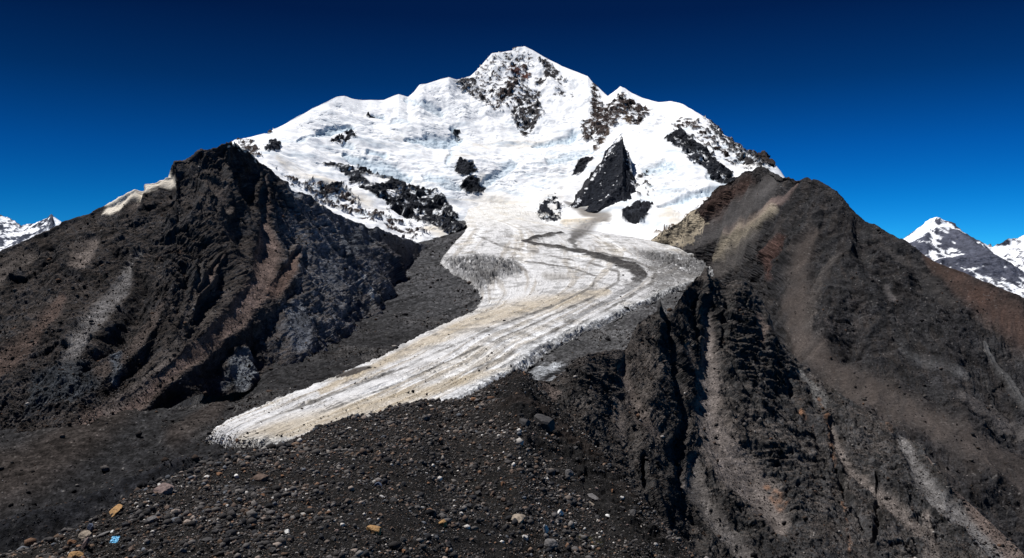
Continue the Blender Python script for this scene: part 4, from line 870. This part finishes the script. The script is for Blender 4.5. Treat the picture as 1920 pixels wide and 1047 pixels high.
def scatter(name, HP, wgt, nst, size, pal, matname, g, bump, label, seed, tint=1.0):
    """countless angular stones lying on a surface, as one mesh"""
    r_ = np.random.default_rng(seed)
    d1, f1 = ico(1)
    k = r_.choice(len(HP), nst, p=wgt / wgt.sum()); base = HP[k].copy()
    sz = size(base, k, r_); base[:, :2] += r_.normal(size=(nst, 2)) * sz[:, None]
    PR = np.array([stone_shape(d1, r_, 6, .12) for _ in range(60)])[r_.integers(0, 60, nst)]
    th = r_.uniform(0, 2 * np.pi, nst); ct, st = np.cos(th)[:, None], np.sin(th)[:, None]
    V = PR * (sz[:, None, None] * r_.uniform(.55, 1.35, (nst, 1, 3)) * np.array([1, 1, .85]))
    V = np.stack([V[..., 0] * ct - V[..., 1] * st, V[..., 0] * st + V[..., 1] * ct, V[..., 2]], -1) + base[:, None] + np.array([0, 0, 1.]) * (sz * .25)[:, None, None]
    rgb = pal[r_.choice(10, nst, p=PROB)] * r_.uniform(.6, 1.4, (nst, 1)) * tint
    nv = len(d1); me = bpy.data.meshes.new(name); me.vertices.add(nst * nv); me.vertices.foreach_set("co", V.reshape(-1).astype(np.float32))
    fa = (f1[None] + (np.arange(nst) * nv)[:, None, None]).reshape(-1)
    me.loops.add(fa.size); me.loops.foreach_set("vertex_index", fa.astype(np.int32)); me.polygons.add(fa.size // 3); me.polygons.foreach_set("loop_start", np.arange(0, fa.size, 3, dtype=np.int32))
    me.update(calc_edges=True)
    ca = me.color_attributes.new("tint", 'FLOAT_COLOR', 'POINT'); ca.data.foreach_set("color", np.repeat(np.c_[rgb, np.ones(nst)], nv, 0).reshape(-1).astype(np.float32))
    me.materials.append(ground_material(matname, g, bump, var=.4))
    o = bpy.data.objects.new(name, me); COL.objects.link(o); tag(o, label, "rubble" if name == "rubble" else "gravel", "stuff")


def build_rubble():
    """loose blocks on the valley floor, the mountains and the spur"""
    for key, n, smin, smax, tint, label, seed in (
            ("valley", 42000, .55, 3.6, .62, "dark rubble scattered over the moraine floor beside the glacier", 61), ("ice", 16000, .35, 2.2, .8, "scattered stones and debris lying on the glacier ice", 65), ("right", 30000, .35, 2.6, .75, "loose blocks scattered over the brown-grey scree mountain", 62),
            ("left", 26000, .5, 3.0, .62, "fallen blocks scattered over the dark craggy mountain", 63), ("spur", 60000, .12, .75, .68, "loose broken stones covering the jagged rock spur", 64)):
        P, wg = SURF[key]; P = P.reshape(-1, 3)
        def size(base, k, r_): return np.minimum(smin * (1 + .45 * r_.pareto(2.2, len(base))), smax) * (.8 if key != "valley" else .45 + base[:, 1] / 1800)
        scatter("rubble", P, np.maximum(wg.reshape(-1), 0) * P[:, 1] ** .2, n, size, PAL * np.array((1, .98, .98)), key + "_block_stone" if False else "block_stone", 1.0, .4, label, seed, tint)


def build_stones():
    HP, hu, hv, HN = hill_lookup()
    front = (HP @ np.array([0, 1, 0])) < np.inf
    R, C = HILL["P"].shape[:2]
    vis = np.zeros((R, C), bool); run = np.full(C, 1e9); vv = hv.reshape(R, C)
    for i in range(R):
        vis[i] = vv[i] < run + 2; run = np.minimum(run, vv[i])
    vis = vis.reshape(-1)
    def spot(px, py):
        k = np.argmin((hu - px) ** 2 + (hv - py) ** 2 + 1e6 * ~vis); return HP[k]
    d2, f2 = ico(3); r = np.random.default_rng(11)
    shapes = []
    for i in range(14):
        me = bpy.data.meshes.new("stone"); me.from_pydata(stone_shape(d2, r, int(r.integers(9, 16)), .012).tolist(), [], f2.tolist()); me.update(); shapes.append(me)
        me.materials.append(None)
    mats = {k: stone_material(k + "_stone", c) for k, c in dict(dark=(.045, .043, .044), grey=(.11, .105, .105), slate=(.09, .11, .16), rust=(.17, .09, .05), orange=(.30, .175, .075), pale=(.46, .44, .42), white=(.68, .67, .65), tan=(.23, .19, .15), pink=(.17, .125, .115), brown=(.10, .07, .055)).items()}
    def put(name, px, py, wpx, hpx, mat, label, rz=None, tilt=0, kind=0, group=None, deep=.9, cat="stone"):
        p = spot(px, py); s = p[1] / F
        o = bpy.data.objects.new(name, shapes[kind % len(shapes)]); COL.objects.link(o)
        w, h = wpx * s / 2, hpx * s / 2
        o.scale = (w, w * r.uniform(.75, 1.05), h * 1.1); o.rotation_euler = (r.uniform(-.2, .2), tilt, r.uniform(-.5, .5) if rz is None else rz)
        o.location = (p[0], p[1], p[2] + h * .55 * deep)
        o.material_slots[0].link = 'OBJECT'; o.material_slots[0].material = mats[mat]
        return tag(o, label, cat, group=group)
    U = [("stone_slab", 217, 960, 30, 9, "orange", "long rust-orange stone slab leaning on the dark left edge of the stony hill", .2, -.62),
         ("boulder", 311, 926, 40, 26, "pink", "large pinkish-brown boulder on the left crest of the stony hill", 0, 0),
         ("stone", 299, 912, 9, 7, "pale", "small pale stone resting beside the large pinkish-brown boulder", None, 0),
         ("rock", 703, 1000, 30, 17, "orange", "orange-yellow angular rock alone on dark gravel, bottom centre", .2, .15),
         ("rock", 831, 986, 15, 16, "orange", "small yellow-brown broken rock right of the orange-yellow angular rock", None, .3),
         ("stone", 1050, 965, 16, 14, "white", "round white stone above the leaning beige block on the hill's right side", None, 0),
         ("rock", 1022, 1000, 14, 24, "pale", "tall beige block leaning beside a dark hollow in the hill", .3, -.35),
         ("boulder", 1036, 1026, 26, 20, "grey", "dark grey block at the foot of the leaning beige block", None, 0),
         ("stone_slab", 972, 978, 30, 14, "tan", "flat grey-beige slab left of the round white stone", None, .1),
         ("stone", 986, 1011, 14, 10, "pale", "whitish stone below the flat grey-beige slab", None, 0),
         ("boulder", 1066, 893, 16, 13, "grey", "grey boulder sitting in the hollow under the dark crag", None, 0),
         ("stone_slab", 1112, 938, 34, 14, "grey", "long grey slab above a gravelly bank at the hill's right edge", .1, .2),
         ("stone_slab", 1108, 950, 20, 10, "tan", "short tan slab just under the long grey slab", None, .25),
         ("stone", 1140, 968, 10, 5, "white", "thin bright white stone near the hill's right edge", None, .4),
         ("stone", 540, 1000, 10, 8, "white", "brightest white stone in the dark gravel on the hill's lower left", None, 0),
         ("boulder", 492, 900, 34, 16, "brown", "flat brown boulder on the upper left slope of the hill", None, .1),
         ("stone", 443, 897, 10, 10, "white", "white stone between the orange stone and the flat brown boulder", None, 0),
         ("stone", 411, 893, 12, 9, "rust", "orange stone left of a white stone near the hill's upper left crest", None, 0),
         ("stone", 387, 897, 14, 8, "pale", "cream stone leftmost of the three bright stones near the crest", None, 0),
         ("stone", 578, 947, 11, 10, "rust", "rust-orange stone in the middle of the left gravel slope", None, 0),
         ("stone", 431, 989, 15, 12, "tan", "tan stone on dark gravel between the blue sheet and brightest white stone", None, 0),
         ("boulder", 165, 1010, 26, 16, "tan", "pale tan boulder at the hill's bottom left edge", None, .2),
         ("rock", 160, 1030, 11, 26, "pink", "upright pinkish splinter under the pale tan boulder", .3, .35),
         ("stone", 136, 1021, 18, 11, "rust", "flat orange stone left of the upright pinkish splinter", None, .2),
         ("rock", 140, 1047, 28, 13, "orange", "orange-yellow rock cut by the bottom edge of the picture", None, 0),
         ("stone", 248, 1035, 17, 13, "brown", "brown-orange stone right of the blue sheet near the bottom edge", None, 0),
         ("rock", 170, 996, 12, 18, "slate", "blue-grey upright slate behind the pale tan boulder", .2, .3),
         ("stone_slab", 197, 1004, 26, 9, "grey", "grey slab between the blue-grey slate and the blue sheet", .2, -.3),
         ("stone", 211, 999, 7, 6, "white", "small white stone at the tip of the grey slab above the blue sheet", None, 0),
         ("boulder", 288, 977, 20, 12, "grey", "wide grey boulder on the hill above the blue sheet, to its right", None, .1),
         ("boulder", 1020, 806, 40, 34, "dark", "big rounded dark boulder in the crag at the hill's right crest", .4, .2),
         ("boulder", 985, 798, 22, 20, "dark", "dark boulder left of the big rounded one on the hill's right crest", None, 0),
         ("boulder", 388, 1016, 26, 12, "dark", "low dark slab among gravel right of the brown-orange stone", None, .1),
         ("stone", 708, 912, 18, 12, "slate", "bluish-grey stone on the gravel above the orange-yellow angular rock", None, .1),
         ("stone", 344, 1036, 14, 12, "grey", "light grey stone near the bottom edge between brown stones", None, 0),
         ("stone", 888, 752, 12, 9, "rust", "rusty stone just under the hill crest beside the glacier edge", None, 0)]
    for i, (nm, px, py, w, h, m, lab, rz, tl) in enumerate(U):
        put(nm, px, py, w, h, m, lab, rz, tl, i)
    kinds = [("dark", 120, "dark grey stone lying loose among gravel on the moraine hill", "loose dark stones on the moraine hill", (6, 16)),
             ("brown", 40, "dull brown stone lying loose among gravel on the moraine hill", "loose brown stones on the moraine hill", (7, 15)),
             ("rust", 26, "small rust-red stone lying loose among gravel on the moraine hill", "loose rust-red stones on the moraine hill", (5, 10)),
             ("pale", 44, "small pale grey stone lying loose among gravel on the moraine hill", "loose pale stones on the moraine hill", (5, 10)),
             ("pink", 36, "small pinkish stone lying loose among gravel on the moraine hill", "loose pinkish stones on the moraine hill", (5, 11))]
    taken = [(p[1], p[2]) for p in U] + [(215, 1014)]
    for k, n, lab, grp, (a, b) in kinds:
        c = 0
        while c < n:
            px, py = r.uniform(130, 1230), r.uniform(790, 1040)
            if py < np.interp(px, [x[0] for x in KN_CREST], [x[1] for x in KN_CREST]) + 12: continue
            if min((px - x) ** 2 + (py - y) ** 2 for x, y in taken) < 18 ** 2: continue
            far = (py - 740) / 300
            w = (a + (b - a) * r.uniform() ** 2.2) * (.6 + .5 * far)
            put("stone", px, py, w, w * r.uniform(.55, .9), k, lab, None, r.uniform(-.3, .3), int(r.integers(0, 14)), grp); taken.append((px, py)); c += 1
    wgt = np.where(vis & (hv < 1090) & (hu > -40) & (hu < 1320), HP[:, 1] ** .6, 0)
    def hsize(base, k, r_):
        dens = fbm2(base[:, 0] / 9, base[:, 1] / 9, 3, 801)
        sz = np.minimum(.036 + .040 * r_.pareto(2.2, len(base)), .42) * (.7 + .8 * sstep(-.3, .4, dens)) * (.34 + base[:, 1] / 190)
        return sz * (1 - .5 * HILL["crag"].reshape(-1)[k])
    scatter("gravel", HP, wgt, 190000, hsize, PAL * 1.25, "stony_gravel", .12, .05, "dark mixed gravel strewn thickly over the moraine hill", 5)
    # a scrap of blue sheet
    p = spot(215, 1017); s = p[1] / F
    n = 14; g = np.linspace(-1, 1, n); gx, gy = np.meshgrid(g, g)
    hz = .30 * noise2(gx * 1.7 + 5, gy * 1.7, 900) + .16 * noise2(gx * 4, gy * 4 + 3, 901)
    X = gx * (1 + .12 * noise2(gy * 2, gx * 0 + 3, 902)) * 7.2 * s; Zz = gy * (1 + .1 * noise2(gx * 2, gy * 0 + 7, 903)) * 6.2 * s
    top = np.stack([X, hz * 5 * s + Zz * .8, Zz * .75 + 5 * s], -1)
    bot = top + np.array([0, .6 * s, -.35 * s])
    V = np.concatenate([top.reshape(-1, 3), bot.reshape(-1, 3)]); I = np.arange(n * n).reshape(n, n); fs = []
    for i in range(n - 1):
        for j in range(n - 1):
            q = [I[i, j], I[i, j + 1], I[i + 1, j + 1], I[i + 1, j]]; fs.append(q); fs.append([x + n * n for x in q[::-1]])
    rim = list(I[0, :]) + list(I[1:, -1]) + list(I[-1, -2::-1]) + list(I[-2:0:-1, 0])
    for a, b in zip(rim, rim[1:] + rim[:1]): fs.append([b, a, a + n * n, b + n * n])
    me = bpy.data.meshes.new("blue_sheet"); me.from_pydata(V.tolist(), [], [[int(x) for x in q] for q in fs]); me.update()
    m = stone_material("blue_plastic", (.10, .42, .72), .25); m.node_tree.nodes["Principled BSDF"].inputs["Roughness"].default_value = .4
    me.materials.append(m); o = bpy.data.objects.new("plastic_sheet", me); COL.objects.link(o); o.location = tuple(p)
    tag(o, "small crumpled bright blue plastic sheet lying on the dark stones", "plastic sheet")
    me2 = bpy.data.meshes.new("printed_mark"); c = top[5:9, 6:8] + np.array([0, -.5 * s, .25 * s])
    me2.from_pydata(np.concatenate([c.reshape(-1, 3), c.reshape(-1, 3) + np.array([0, .15 * s, 0])]).tolist(), [], [[0, 1, 3, 2], [2, 3, 5, 4], [4, 5, 7, 6]]); me2.update()
    m2 = stone_material("dark_blue_print", (.015, .05, .16)); me2.materials.append(m2); o2 = bpy.data.objects.new("printed_mark", me2); COL.objects.link(o2); o2.parent = o


build_stage()
build_rubble()
build_stones()
